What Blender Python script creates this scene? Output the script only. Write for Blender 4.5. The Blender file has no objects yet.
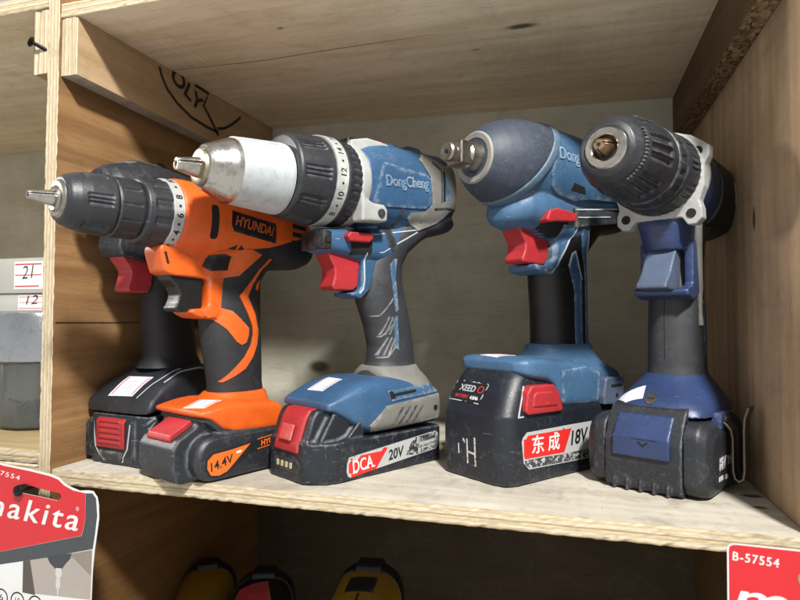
import bpy, bmesh, math, random
import numpy as np
from mathutils import Vector, Matrix
from mathutils.bvhtree import BVHTree
from mathutils.geometry import delaunay_2d_cdt

SC = bpy.context.scene
COL = SC.collection
random.seed(7)
R = math.radians
S = 0.001                                   # tools are written in millimetres

# ------------------------------------------------------------------ camera
cam_d = bpy.data.cameras.new('camera')
cam = bpy.data.objects.new('camera', cam_d)
COL.objects.link(cam)
SC.camera = cam
YAW, PIT, ROL = 0.2826, 0.0331, 0.0018
cy_, sy_, cp_, sp_ = math.cos(YAW), math.sin(YAW), math.cos(PIT), math.sin(PIT)
fwd = Vector((-sy_ * cp_, cy_ * cp_, sp_))
rgt = Vector((cy_, sy_, 0.0))
up = rgt.cross(fwd)
r2 = rgt * math.cos(ROL) + up * math.sin(ROL)
u2 = -rgt * math.sin(ROL) + up * math.cos(ROL)
mw = Matrix((r2, u2, -fwd)).transposed().to_4x4()
mw.translation = Vector((0.4137, -0.3873, 0.1248))
cam.matrix_world = mw
cam_d.sensor_width = 36.0
cam_d.lens = 582.3 / 800 * 36
cam_d.clip_start = 0.01
cam_d.clip_end = 50
cam_d.dof.use_dof = True
cam_d.dof.focus_distance = 0.45
cam_d.dof.aperture_fstop = 11.0

# ------------------------------------------------------------------ light
world = bpy.data.worlds.new('World')
SC.world = world
world.use_nodes = True
wb = world.node_tree.nodes['Background']
# added ambient fill, brighter from below to lift the bay's ceiling, dimmer above
wt = world.node_tree
geo = wt.nodes.new('ShaderNodeTexCoord')
sep = wt.nodes.new('ShaderNodeSeparateXYZ')
wt.links.new(geo.outputs['Generated'], sep.inputs[0])
wr = wt.nodes.new('ShaderNodeValToRGB')
wr.color_ramp.elements[0].position = 0.36
wr.color_ramp.elements[0].color = (1.0, 0.97, 0.925, 1)
wr.color_ramp.elements[1].position = 0.62
wr.color_ramp.elements[1].color = (0.62, 0.61, 0.60, 1)
mr = wt.nodes.new('ShaderNodeMapRange')
mr.inputs[1].default_value = -1.0
wt.links.new(sep.outputs['Z'], mr.inputs[0])
wt.links.new(mr.outputs[0], wr.inputs[0])
wt.links.new(wr.outputs[0], wb.inputs[0])
wb.inputs[1].default_value = 0.92


def area(name, loc, target, size, power, color):
    l = bpy.data.lights.new(name, 'AREA')
    l.size = size
    l.energy = power
    l.color = color
    o = bpy.data.objects.new(name, l)
    COL.objects.link(o)
    o.location = loc
    d = Vector(target) - Vector(loc)
    o.rotation_euler = d.to_track_quat('-Z', 'Y').to_euler()
    return o


area('ceiling_lamp', (0.86, -0.95, 1.27), (0.25, 0.05, 0.15), 0.14, 61, (1.0, 0.98, 0.95))
area('side_lamp', (-1.25, -0.10, 0.75), (0.45, 0.0, 0.2), 0.14, 16, (1.0, 0.97, 0.92))

SC.view_settings.view_transform = 'Standard'
SC.view_settings.look = 'None'
SC.view_settings.exposure = 0.0
SC.view_settings.gamma = 1.0


# ------------------------------------------------------------------ materials
def lin(h):
    h = h.lstrip('#')
    out = []
    for i in (0, 2, 4):
        c = int(h[i:i + 2], 16) / 255
        out.append(c / 12.92 if c <= 0.04045 else ((c + 0.055) / 1.055) ** 2.4)
    return tuple(out) + (1.0,)


class NT:
    def __init__(s, name):
        s.m = bpy.data.materials.new(name)
        s.m.use_nodes = True
        s.t = s.m.node_tree
        s.b = s.t.nodes['Principled BSDF']
        s.tc = s.t.nodes.new('ShaderNodeTexCoord').outputs['Object']

    def n(s, kind, **kw):
        nd = s.t.nodes.new('ShaderNode' + kind)
        for k, v in kw.items():
            setattr(nd, k, v)
        return nd

    def l(s, a, b):
        s.t.links.new(a, b)

    def put(s, sock, v):
        if hasattr(v, 'is_linked') or isinstance(v, bpy.types.NodeSocket):
            s.l(v, sock)
        else:
            sock.default_value = v

    def map(s, scale=(1, 1, 1), loc=(0, 0, 0), rot=(0, 0, 0), src=None):
        nd = s.n('Mapping')
        nd.inputs['Scale'].default_value = scale
        nd.inputs['Location'].default_value = loc
        nd.inputs['Rotation'].default_value = rot
        s.l(src or s.tc, nd.inputs['Vector'])
        return nd.outputs[0]

    def noise(s, scale, detail=4, rough=0.55, vec=None, dist=0.0):
        nd = s.n('TexNoise')
        nd.inputs['Scale'].default_value = scale
        nd.inputs['Detail'].default_value = detail
        nd.inputs['Roughness'].default_value = rough
        nd.inputs['Distortion'].default_value = dist
        s.l(vec or s.tc, nd.inputs['Vector'])
        return nd.outputs['Fac']

    def ramp(s, fac, stops, interp='LINEAR'):
        nd = s.n('ValToRGB')
        cr = nd.color_ramp
        cr.interpolation = interp
        while len(cr.elements) < len(stops):
            cr.elements.new(0.5)
        for e, (p, c) in zip(cr.elements, stops):
            e.position = p
            e.color = c if len(c) == 4 else tuple(c) + (1,)
        s.l(fac, nd.inputs[0])
        return nd.outputs[0]

    def rampf(s, fac, a, b):
        nd = s.n('MapRange')
        nd.inputs[1].default_value = a
        nd.inputs[2].default_value = b
        s.l(fac, nd.inputs[0])
        return nd.outputs[0]

    def math(s, op, a, b=0.0):
        nd = s.n('Math', operation=op)
        s.put(nd.inputs[0], a)
        s.put(nd.inputs[1], b)
        return nd.outputs[0]

    def mix(s, fac, a, b, mode='MIX'):
        nd = s.n('MixRGB', blend_type=mode)
        s.put(nd.inputs[0], fac)
        s.put(nd.inputs[1], a)
        s.put(nd.inputs[2], b)
        return nd.outputs[0]

    def bump(s, h, strength=0.3, dist=0.001):
        nd = s.n('Bump')
        nd.inputs['Strength'].default_value = strength
        nd.inputs['Distance'].default_value = dist
        s.l(h, nd.inputs['Height'])
        s.l(nd.outputs[0], s.b.inputs['Normal'])

    def set(s, **kw):
        for k, v in kw.items():
            s.put(s.b.inputs[k.replace('_', ' ')], v)
        return s


def plastic(name, col, rough=0.42, dirt=0.45, dust='#8f8d88', wear='#b9c0c8', edge=0.35, grain=0.1, spec=0.5):
    a = NT(name)
    base = lin(col)
    dark = tuple(c * 0.72 for c in base[:3]) + (1,)
    big = a.noise(38, 5, 0.6)
    c = a.mix(a.rampf(big, 0.35, 0.7), base, dark)
    sm = a.noise(150, 6, 0.72, dist=0.6)
    sp = a.noise(620, 4, 0.75)
    g = a.n('NewGeometry').outputs['Pointiness']
    patchy = a.rampf(a.noise(22, 3, 0.5), 0.36, 0.66)
    d1 = a.math('MULTIPLY', a.math('MULTIPLY', a.rampf(sp, 0.58, 0.68), patchy), 0.6)
    d2 = a.math('MULTIPLY', a.math('MULTIPLY', a.rampf(sm, 0.52, 0.72), patchy), 0.45)
    d3 = a.math('MULTIPLY', a.rampf(g, 0.515, 0.56), a.rampf(sm, 0.42, 0.66))
    d4 = a.math('MULTIPLY', a.rampf(g, 0.495, 0.46), a.rampf(sm, 0.30, 0.60))
    d = a.math('MAXIMUM', a.math('MAXIMUM', d1, d2), a.math('MAXIMUM', d3, d4))
    d = a.math('MULTIPLY', d, dirt)
    c = a.mix(d, c, lin(dust))
    # fine scratches
    sc = a.noise(60, 3, 0.7, vec=a.map((1, 1, 14), rot=(0.5, 0.3, 0.8)))
    scr = a.math('MULTIPLY', a.rampf(sc, 0.69, 0.73), dirt * 0.8)
    c = a.mix(scr, c, lin(wear))
    # rubbed edges
    e = a.math('MULTIPLY', a.rampf(g, 0.53, 0.60), a.math('MULTIPLY', a.rampf(sm, 0.42, 0.62), patchy))
    e = a.math('MULTIPLY', e, edge)
    c = a.mix(e, c, lin(wear))
    ro = a.math('ADD', a.math('MULTIPLY', d, 0.5), a.math('ADD', a.math('MULTIPLY', sm, 0.22), rough - 0.11))
    a.set(Base_Color=c, Roughness=ro)
    a.b.inputs['Specular IOR Level'].default_value = spec
    a.bump(a.math('ADD', a.noise(1400, 2), a.math('MULTIPLY', sm, 0.6)), grain * 4, 0.0004)
    return a.m


def metal(name, col, rough=0.3, brushed=True, metallic=1.0, dirt='#4a4438'):
    a = NT(name)
    n1 = a.noise(120, 5, 0.7)
    c = a.mix(a.math('MULTIPLY', a.rampf(n1, 0.48, 0.75), 0.6), lin(col), lin(dirt))
    br = a.noise(300, 3, 0.6, vec=a.map((6, 1, 1) if brushed else (1, 1, 1)))
    a.set(Base_Color=c, Metallic=metallic,
          Roughness=a.math('ADD', a.math('MULTIPLY', br, 0.3), rough - 0.1))
    a.bump(br, 0.12, 0.0003)
    return a.m


def flat(name, col, rough=0.5, worn=0.0, under='#2c2e32', scale=260):
    a = NT(name)
    n1 = a.noise(scale, 5, 0.75)
    lo = tuple(c * 0.85 for c in lin(col)[:3]) + (1,)
    c = a.mix(a.noise(60, 3), lin(col), lo)
    if worn:
        c = a.mix(a.rampf(n1, 0.72 - worn * 0.3, 0.76 - worn * 0.3), c, lin(under))
    a.set(Base_Color=c, Roughness=a.math('ADD', a.math('MULTIPLY', n1, 0.25), rough - 0.1))
    return a.m


def wood(name, light, dark, grain='Y', size=1.0, knots=(), blotch=0.4, rough=0.75, seed=0.0, ring=0.5, grime=0.22):
    a = NT(name)
    st = {'X': (0.09, 1, 1), 'Y': (1, 0.09, 1), 'Z': (1, 1, 0.09)}[grain]
    mp = a.map(tuple(v * size for v in st), loc=(seed, seed * 1.7, seed * 0.6))
    fib = a.noise(420, 6, 0.65, vec=mp)
    lng = a.noise(34, 4, 0.55, vec=mp, dist=1.2)
    wv = a.n('TexWave', wave_type='RINGS', rings_direction=grain)
    wv.inputs['Scale'].default_value = 16
    wv.inputs['Distortion'].default_value = 7
    wv.inputs['Detail'].default_value = 3
    wv.inputs['Detail Scale'].default_value = 1.3
    a.l(mp, wv.inputs['Vector'])
    f = a.math('ADD', a.math('MULTIPLY', lng, 0.8), a.math('MULTIPLY', wv.outputs['Fac'], 0.12 * ring))
    f = a.math('ADD', f, a.math('MULTIPLY', fib, 0.25))
    c = a.ramp(f, [(0.36, lin(light)), (0.80, lin(dark))])
    bl = a.noise(9, 4, 0.6)
    deep = tuple(v * 0.55 for v in lin(dark)[:3]) + (1,)
    c = a.mix(a.math('MULTIPLY', a.rampf(bl, 0.42, 0.75), blotch), c, deep)
    fl = a.noise(700, 3, 0.6, vec=mp)
    c = a.mix(a.math('MULTIPLY', a.rampf(fl, 0.60, 0.68), 0.35), c, deep)
    fw = a.noise(260, 4, 0.6, vec=mp)
    c = a.mix(a.math('MULTIPLY', a.rampf(fw, 0.56, 0.70), 0.16), c, deep)
    gr = a.noise(70, 7, 0.75)
    c = a.mix(a.math('MULTIPLY', a.rampf(gr, 0.58, 0.70), grime), c, deep)
    sm = a.noise(26, 6, 0.7, dist=0.8)
    c = a.mix(a.math('MULTIPLY', a.rampf(sm, 0.54, 0.70), grime * 0.8), c, lin('#6e675a'))
    for (kx, ky, kz, r, asp) in knots:
        sc = {'X': (asp, 1, 1), 'Y': (1, asp, 1), 'Z': (1, 1, asp)}[grain]
        vm = a.n('VectorMath', operation='DISTANCE')
        a.l(a.map(sc), vm.inputs[0])
        vm.inputs[1].default_value = (kx * sc[0], ky * sc[1], kz * sc[2])
        dd = a.math('ADD', vm.outputs['Value'], a.math('MULTIPLY', a.math('SUBTRACT', lng, 0.5), r * 1.2))
        nd = a.n('MapRange')
        nd.inputs[1].default_value = r * 0.45
        nd.inputs[2].default_value = r
        nd.inputs[3].default_value = 0.85
        nd.inputs[4].default_value = 0.0
        a.l(dd, nd.inputs[0])
        c = a.mix(nd.outputs[0], c, lin('#2a1c10'))
    a.set(Base_Color=c, Roughness=rough)
    a.b.inputs['Specular IOR Level'].default_value = 0.25
    a.bump(a.math('ADD', fib, a.math('MULTIPLY', gr, 0.6)), 0.35, 0.0008)
    return a.m


def ply_edge(name, axis, t0, thick, long_axis, pale='#c2b8a2', brown='#8f7b5e', plies=7):
    """cut edge of plywood: plies across `axis`, fibres torn along the other one"""
    a = NT(name)
    sx = a.n('SeparateXYZ')
    a.l(a.tc, sx.inputs[0])
    co = sx.outputs['XYZ'.index(axis)]
    sc = {'X': (0.12, 1, 1), 'Y': (1, 0.12, 1), 'Z': (1, 1, 0.12)}[long_axis]
    wob = a.noise(120, 5, 0.7, vec=a.map(sc))
    v = a.math('DIVIDE', a.math('SUBTRACT', co, t0), thick)
    v = a.math('ADD', v, a.math('MULTIPLY', a.math('SUBTRACT', wob, 0.5), 0.07))
    v = a.math('FRACT', a.math('MULTIPLY', v, plies / 2))
    base = a.ramp(v, [(0.0, lin(brown)), (0.12, lin('#a8946f')), (0.2, lin(pale)), (0.52, lin(pale)),
                      (0.60, lin('#b3a282')), (0.95, lin('#beb196')), (1.0, lin(brown))])
    fib = a.noise(700, 5, 0.7, vec=a.map(sc))
    c = a.mix(a.math('MULTIPLY', a.rampf(fib, 0.45, 0.8), 0.55), base, lin('#7b6138'))
    bl = a.noise(45, 5, 0.7)
    c = a.mix(a.math('MULTIPLY', a.rampf(bl, 0.55, 0.7), 0.35), c, lin('#6f5a3c'))
    a.set(Base_Color=c, Roughness=0.85)
    a.b.inputs['Specular IOR Level'].default_value = 0.15
    a.bump(a.math('ADD', a.math('MULTIPLY', v, 0.3), fib), 0.5, 0.0008)
    return a.m


def chipboard(name):
    a = NT(name)
    vo = a.n('TexVoronoi')
    vo.inputs['Scale'].default_value = 420
    a.l(a.map((1, 0.6, 1)), vo.inputs['Vector'])
    n1 = a.noise(500, 4, 0.7)
    c = a.ramp(vo.outputs['Color'], [(0.1, lin('#3a2a1c')), (0.45, lin('#7a5f42')), (0.9, lin('#a98d66'))])
    c = a.mix(a.rampf(n1, 0.5, 0.75), c, lin('#2c2016'))
    a.set(Base_Color=c, Roughness=0.9)
    a.bump(vo.outputs['Distance'], 0.7, 0.001)
    return a.m


def clear(name, col=(0.8, 0.83, 0.82, 1), rough=0.12):
    a = NT(name)
    a.set(Base_Color=col, Roughness=a.math('ADD', a.math('MULTIPLY', a.noise(90, 4), 0.2), rough - 0.05))
    a.b.inputs['Transmission Weight'].default_value = 0.9
    a.b.inputs['IOR'].default_value = 1.35
    return a.m


MT = dict(
    orange=plastic('orange_plastic', '#da5c1a', 0.42, 0.5, dust='#54351f', wear='#f0b08a', edge=0.3),
    orange2=plastic('orange_inlay', '#dc601c', 0.45, 0.4, dust='#54351f', edge=0.2),
    rubber=plastic('black_rubber', '#1f2124', 0.62, 0.30, dust='#77777a', wear='#74767a', edge=0.4),
    dark=plastic('dark_plastic', '#23262b', 0.44, 0.5, dust='#7f8288', wear='#9aa0a8', edge=0.4),
    darkblue=plastic('blue_black_plastic', '#1b1f27', 0.4, 0.6, dust='#8a8c90', wear='#a8adb4', edge=0.4),
    chuck=plastic('chuck_plastic', '#24262a', 0.42, 0.28, dust='#7d8086', wear='#8a8e94', edge=0.4),
    blue=plastic('blue_plastic', '#335577', 0.44, 0.5, dust='#8a949c', wear='#b9cbd8', edge=0.4),
    blue2=plastic('pale_blue_plastic', '#3d5f7f', 0.46, 0.6, dust='#8e989c', wear='#c4d2dc', edge=0.4),
    navy=plastic('navy_plastic', '#2a3a60', 0.36, 0.25, dust='#8088a4', wear='#98a6d0', edge=0.6),
    grey=plastic('grey_rubber', '#77756f', 0.62, 0.5, dust='#9a978e', wear='#b4b2aa', edge=0.7),
    midgrey=plastic('mid_grey_rubber', '#303236', 0.6, 0.4, dust='#86847e', wear='#a09e98', edge=0.6),
    nose=plastic('slate_boot_rubber', '#343c49', 0.55, 0.5, dust='#8e949e', wear='#a8aeb8', edge=0.4),
    red=plastic('red_plastic', '#a3262b', 0.5, 0.45, dust='#8a4a48', wear='#e89090', edge=0.5),
    black=plastic('black_plastic', '#141516', 0.4, 0.2, dust='#55565a', wear='#60646a', edge=0.4),
    trig=plastic('pale_grey_trigger', '#505c70', 0.35, 0.2, edge=0.4),
    silver=plastic('silver_painted_alloy', '#a6a8a5', 0.42, 0.6, dust='#76746c', wear='#e0e0dc', edge=0.6),
    steel=metal('steel', '#9a958c', 0.32),
    bright=metal('bright_steel', '#b4b1aa', 0.2),
    brass=metal('worn_brass_steel', '#a88e70', 0.32),
    alu=metal('matt_white_aluminium', '#b4babd', 0.5, metallic=0.4, dirt='#8a8a85'),
    wire=metal('dark_spring_steel', '#6a6660', 0.35),
    white_mark=flat('white_print', '#d9dad6', 0.5, 0.15, '#8a8c90'),
    worn_white=flat('worn_white_print', '#c9cbca', 0.5, 0.55, '#3a3d42', 420),
    black_mark=flat('black_print', '#17181a', 0.5),
    orange_mark=flat('orange_print', '#e2681f', 0.5),
    worn_orange=flat('worn_orange_print', '#b9561c', 0.5, 0.45, '#1a1816', 400),
    sticker=flat('price_sticker_paper', '#d2d4da', 0.6),
    sticker_red=flat('red_print', '#b03038', 0.5),
    label_red=flat('label_red', '#cf2a26', 0.4, 0.1, '#d8d0cc', 300),
    label_grey=flat('label_silver_grey', '#aeb0ae', 0.4, 0.3, '#34373c', 200),
    logo=plastic('raised_logo_plastic', '#64839c', 0.5, 0.5, wear='#a8b8c2', edge=0.7),
    rib=plastic('rib_rubber', '#66676a', 0.6, 0.4, dust='#9a978e'),
    hole=flat('dark_recess', '#0b0b0c', 0.8),
    led=flat('pale_led_window', '#b9b48c', 0.4),
    line=flat('chalky_scuff_line', '#a9b2b8', 0.7, 0.3, '#5b6878', 500),
)


# ------------------------------------------------------------------ mesh tools (mm)
class MB:
    def __init__(s):
        s.v = []
        s.f = []

    def add(s, v, f):
        o = len(s.v)
        s.v += [tuple(map(float, p)) for p in v]
        s.f += [tuple(i + o for i in q) for q in f]
        return s

    def loft(s, rings, caps=True):
        k = len(rings[0])
        v = [p for r in rings for p in r]
        f = []
        for i in range(len(rings) - 1):
            for j in range(k):
                a, b = i * k + j, i * k + (j + 1) % k
                f.append((a, b, b + k, a + k))
        if caps:
            f.append(tuple(reversed(range(k))))
            f.append(tuple((len(rings) - 1) * k + j for j in range(k)))
        return s.add(v, f)

    def lathe(s, prof, zc, yc=0.0, n=96, mod=None, caps=True):
        rings = []
        for (x, r) in prof:
            ring = []
            for j in range(n):
                t = 2 * math.pi * j / n
                rr = r if mod is None else r + mod(x, t)
                ring.append((x, yc + rr * math.cos(t), zc + rr * math.sin(t)))
            rings.append(ring)
        return s.loft(rings, caps)

    def prism(s, poly, y0, y1):
        """polygon in (x,z) extruded along y"""
        k = len(poly)
        v = [(x, y0, z) for x, z in poly] + [(x, y1, z) for x, z in poly]
        f = [tuple(range(k)), tuple(reversed(range(k, 2 * k)))]
        for j in range(k):
            a, b = j, (j + 1) % k
            f.append((b, a, a + k, b + k))
        return s.add(v, f)

    def prism_ax(s, poly, a0, a1, axis):
        """polygon extruded along axis: 'x': (y,z), 'z': (x,y)"""
        k = len(poly)
        mk = {'x': lambda p, a: (a, p[0], p[1]), 'z': lambda p, a: (p[0], p[1], a)}[axis]
        v = [mk(p, a0) for p in poly] + [mk(p, a1) for p in poly]
        f = [tuple(range(k)), tuple(reversed(range(k, 2 * k)))]
        for j in range(k):
            a, b = j, (j + 1) % k
            f.append((b, a, a + k, b + k))
        return s.add(v, f)

    def box(s, x0, x1, y0, y1, z0, z1):
        v = [(x, y, z) for x in (x0, x1) for y in (y0, y1) for z in (z0, z1)]
        return s.add(v, [(0, 1, 3, 2), (4, 6, 7, 5), (0, 4, 5, 1), (2, 3, 7, 6), (0, 2, 6, 4), (1, 5, 7, 3)])

    def tube(s, pts, r, n=12, flatten=1.0, upv=(0, 0, 1)):
        pts = [Vector(p) for p in pts]
        rings = []
        for i, p in enumerate(pts):
            d = (pts[min(i + 1, len(pts) - 1)] - pts[max(i - 1, 0)]).normalized()
            u = Vector(upv)
            u = (u - d * u.dot(d))
            if u.length < 1e-3:
                u = Vector((1, 0, 0)) - d * d.x
            u.normalize()
            w = d.cross(u)
            rr = r[i] if isinstance(r, (list, tuple)) else r
            rings.append([tuple(p + u * rr * math.cos(2 * math.pi * j / n) * flatten + w * rr * math.sin(2 * math.pi * j / n)) for j in range(n)])
        return s.loft(rings)

    def mesh(s, name, scale=S):
        me = bpy.data.meshes.new(name)
        me.from_pydata([(x * scale, y * scale, z * scale) for x, y, z in s.v], [], s.f)
        bm = bmesh.new()
        bm.from_mesh(me)
        bmesh.ops.recalc_face_normals(bm, faces=bm.faces)
        bm.to_mesh(me)
        bm.free()
        return me


def link(name, me, mat, parent=None, angle=38, label=None):
    if mat is not None and not me.materials:
        me.materials.append(mat)
    me.shade_smooth()
    if angle:
        me.set_sharp_from_angle(angle=R(angle))
    o = bpy.data.objects.new(name, me)
    COL.objects.link(o)
    if parent is not None:
        o.parent = parent
    if label:
        o['label'] = label
    return o


def part(name, mb, mat, parent, angle=38, bevel=0.0, label=None, seg=2):
    me = mb.mesh(name)
    if bevel:
        bm = bmesh.new()
        bm.from_mesh(me)
        es = [e for e in bm.edges if len(e.link_faces) == 2 and e.calc_face_angle() > R(28)]
        bmesh.ops.bevel(bm, geom=es, offset=bevel * S, segments=seg, affect='EDGES', profile=0.6, clamp_overlap=True)
        bm.to_mesh(me)
        bm.free()
    return link(name, me, mat, parent, angle, label)


def shell(name, mb, mat, parent, vox=1.1, it=6, label=None):
    """fuse overlapping solids into one moulded skin with soft edges"""
    me = mb.mesh(name)
    o = bpy.data.objects.new(name, me)
    COL.objects.link(o)
    m = o.modifiers.new('r', 'REMESH')
    m.mode = 'VOXEL'
    m.voxel_size = vox * S
    if it:
        m2 = o.modifiers.new('s', 'SMOOTH')
        m2.iterations = it
        m2.factor = 0.5
    dg = bpy.context.evaluated_depsgraph_get()
    me2 = bpy.data.meshes.new_from_object(o.evaluated_get(dg))
    bpy.data.objects.remove(o)
    bpy.data.meshes.remove(me)
    me2.name = name
    me2.materials.clear()
    return link(name, me2, mat, parent, 0, label)


def ring_x(x, zc, hz, hy, n=2.0, k=48, yc=0.0):
    r = []
    for j in range(k):
        t = 2 * math.pi * j / k
        c, s = math.cos(t), math.sin(t)
        r.append((x, yc + hy * math.copysign(abs(c) ** (2 / n), c), zc + hz * math.copysign(abs(s) ** (2 / n), s)))
    return r


def ring_z(z, x0, x1, hy, n=2.3, k=48, yc=0.0, tilt=0.0):
    r = []
    xc, hx = (x0 + x1) / 2, abs(x1 - x0) / 2
    for j in range(k):
        t = 2 * math.pi * j / k
        c, s = math.cos(t), math.sin(t)
        dx = hx * math.copysign(abs(c) ** (2 / n), c)
        r.append((xc + dx, yc + hy * math.copysign(abs(s) ** (2 / n), s), z + tilt * dx))
    return r


def rrect(x0, x1, z0, z1, r, n=6):
    p = []
    for (cx, cz, a0) in ((x1 - r, z1 - r, 0), (x0 + r, z1 - r, 90), (x0 + r, z0 + r, 180), (x1 - r, z0 + r, 270)):
        for i in range(n + 1):
            a = R(a0 + 90 * i / n)
            p.append((cx + r * math.cos(a), cz + r * math.sin(a)))
    return p


def bvh(objs):
    vs, fs = [], []
    for o in objs:
        b = len(vs)
        vs += [v.co / S for v in o.data.vertices]
        fs += [tuple(i + b for i in p.vertices) for p in o.data.polygons]
    return BVHTree.FromPolygons(vs, fs)


FR = {  # frame: point = o + u*U + v*V, seen from +N
    'y': (Vector((0, 0, 0)), Vector((1, 0, 0)), Vector((0, 0, 1)), Vector((0, 1, 0))),
    'x': (Vector((0, 0, 0)), Vector((0, 1, 0)), Vector((0, 0, 1)), Vector((1, 0, 0))),
    'z': (Vector((0, 0, 0)), Vector((1, 0, 0)), Vector((0, 1, 0)), Vector((0, 0, 1))),
}


def triangulate(poly, step):
    pts = []
    k = len(poly)
    for i in range(k):
        a, b = Vector(poly[i]), Vector(poly[(i + 1) % k])
        m = max(1, int((b - a).length / step))
        pts += [a.lerp(b, j / m) for j in range(m)]
    nb = len(pts)
    xs = [p.x for p in pts]
    ys = [p.y for p in pts]

    def inside(x, y):
        c = False
        for i in range(nb):
            p, q = pts[i], pts[(i + 1) % nb]
            if (p.y > y) != (q.y > y) and x < (q.x - p.x) * (y - p.y) / (q.y - p.y) + p.x:
                c = not c
        return c
    allp = list(pts)
    y = min(ys) + step / 2
    while y < max(ys):
        x = min(xs) + step / 2
        while x < max(xs):
            if inside(x, y) and min((p.x - x) ** 2 + (p.y - y) ** 2 for p in pts) > (step * 0.55) ** 2:
                allp.append(Vector((x, y)))
            x += step
        y += step
    v, e, f, *_ = delaunay_2d_cdt(allp, [], [list(range(nb))], 1, 1e-5)
    return [(p.x, p.y) for p in v], [tuple(t) for t in f]


def drape2d(v2, f2, tree, frame, lift, depth):
    o, U, V, N = FR[frame] if isinstance(frame, str) else frame
    pos = []
    for (u, v) in v2:
        p = o + U * u + V * v
        hit = tree.ray_cast(p + N * 300, -N)
        pos.append(None if hit[0] is None else hit[0] + N * lift)
    keep = [t for t in f2 if all(pos[i] is not None for i in t)]
    used = sorted({i for t in keep for i in t})
    if not used:
        return [], []
    ix = {g: i for i, g in enumerate(used)}
    vs = [pos[i] for i in used]
    fs = [tuple(ix[i] for i in t) for t in keep]
    cnt = {}
    for t in fs:
        for i in range(len(t)):
            a, b = t[i], t[(i + 1) % len(t)]
            cnt[(min(a, b), max(a, b))] = cnt.get((min(a, b), max(a, b)), 0) + 1
    n = len(vs)
    vs = vs + [p - N * depth for p in vs]
    out = list(fs)
    for t in fs:
        for i in range(len(t)):
            a, b = t[i], t[(i + 1) % len(t)]
            if cnt[(min(a, b), max(a, b))] == 1:
                out.append((a, b, b + n, a + n))
    out += [tuple(i + n for i in reversed(t)) for t in fs]
    return [tuple(p) for p in vs], out


def patch(name, polys, objs, mat, parent, frame='y', lift=0.5, depth=1.6, step=2.5, label=None):
    tree = bvh(objs)
    mb = MB()
    for poly in polys:
        v2, f2 = triangulate(poly, step)
        v, f = drape2d(v2, f2, tree, frame, lift, depth)
        mb.add(v, f)
    return link(name, mb.mesh(name), mat, parent, 35, label)


def glyphs(txt, size, bold=0.0, shear=0.0, spacing=1.0, res=4):
    c = bpy.data.curves.new('t', 'FONT')
    c.body = txt
    c.size = 1.0
    c.offset = bold
    c.shear = shear
    c.space_character = spacing
    c.resolution_u = res
    c.fill_mode = 'FRONT'
    o = bpy.data.objects.new('t', c)
    COL.objects.link(o)
    dg = bpy.context.evaluated_depsgraph_get()
    dg.update()
    me = bpy.data.meshes.new_from_object(o.evaluated_get(dg))
    v = [(p.co.x * size, p.co.y * size) for p in me.vertices]
    f = [tuple(p.vertices) for p in me.polygons]
    bpy.data.objects.remove(o)
    bpy.data.curves.remove(c)
    bpy.data.meshes.remove(me)
    return v, f


def fit(v, p0, p1, h, skew=0.0):
    """place glyph outlines: width runs p0 -> p1, height h upwards; skew leans the tops"""
    xs = [a for a, b in v]
    ys = [b for a, b in v]
    w = max(xs) - min(xs)
    y0, y1 = min(ys), max(ys)
    P0, P1 = Vector(p0), Vector(p1)
    d = P1 - P0
    dn = d.normalized()
    nrm = Vector((-dn.y, dn.x))
    if isinstance(skew, tuple):
        nrm = Vector(skew)
    out = []
    for a, b in v:
        q = P0 + d * ((a - min(xs)) / w) + nrm * ((b - y0) / (y1 - y0) * h)
        out.append((q.x, q.y))
    return out


def write(name, items, objs, mat, parent, frame='y', lift=0.3, depth=0.6, flip=False):
    """items: (text, p0, p1, height, bold, shear). The visible flank is seen with x running left, so p0.x > p1.x there"""
    tree = bvh(objs)
    mb = MB()
    for (txt, p0, p1, h, bold, shear) in items:
        v, f = glyphs(txt, 1.0, bold, shear)
        P0, P1 = Vector(p0), Vector(p1)
        d = P1 - P0
        nrm = Vector((d.y, -d.x)).normalized() if flip else Vector((-d.y, d.x)).normalized()
        v2 = fit(v, p0, p1, h, skew=(nrm.x, nrm.y))
        a, b = drape2d(v2, f, tree, frame, lift, depth)
        mb.add(a, b)
    return link(name, mb.mesh(name), mat, parent, 30)


def wrap_digits(name, items, r, zc, x0, size, mat, parent, bold=0.02):
    """items: (text, angle in degrees up from the visible flank); read upwards round the ring, tops towards the chuck"""
    mb = MB()
    for txt, ang in items:
        v, f = glyphs(txt, size, bold)
        xs = [a for a, b in v]
        ys = [b for a, b in v]
        mx, my = (min(xs) + max(xs)) / 2, (min(ys) + max(ys)) / 2
        pts = []
        for a, b in v:
            t = R(ang) + (a - mx) / r
            pts.append((x0 + (b - my), r * math.cos(t), zc + r * math.sin(t)))
        n = len(pts)
        mb.add(pts, f)
    return link(name, mb.mesh(name), mat, parent, 0)


def thing(name, label, cat, loc, heading=None, group=None, rz=0.0):
    o = bpy.data.objects.new(name, None)
    o.empty_display_size = 0.02
    COL.objects.link(o)
    o.location = loc
    o.rotation_euler = (0, 0, R(heading) if heading is not None else rz)
    o['label'] = label
    o['category'] = cat
    if group:
        o['group'] = group
    return o


def mark(o, label, cat, group=None):
    o['label'] = label
    o['category'] = cat
    if group:
        o['group'] = group
    return o


def sstep(a, b, x):
    t = min(1, max(0, (x - a) / (b - a)))
    return t * t * (3 - 2 * t)


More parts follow.
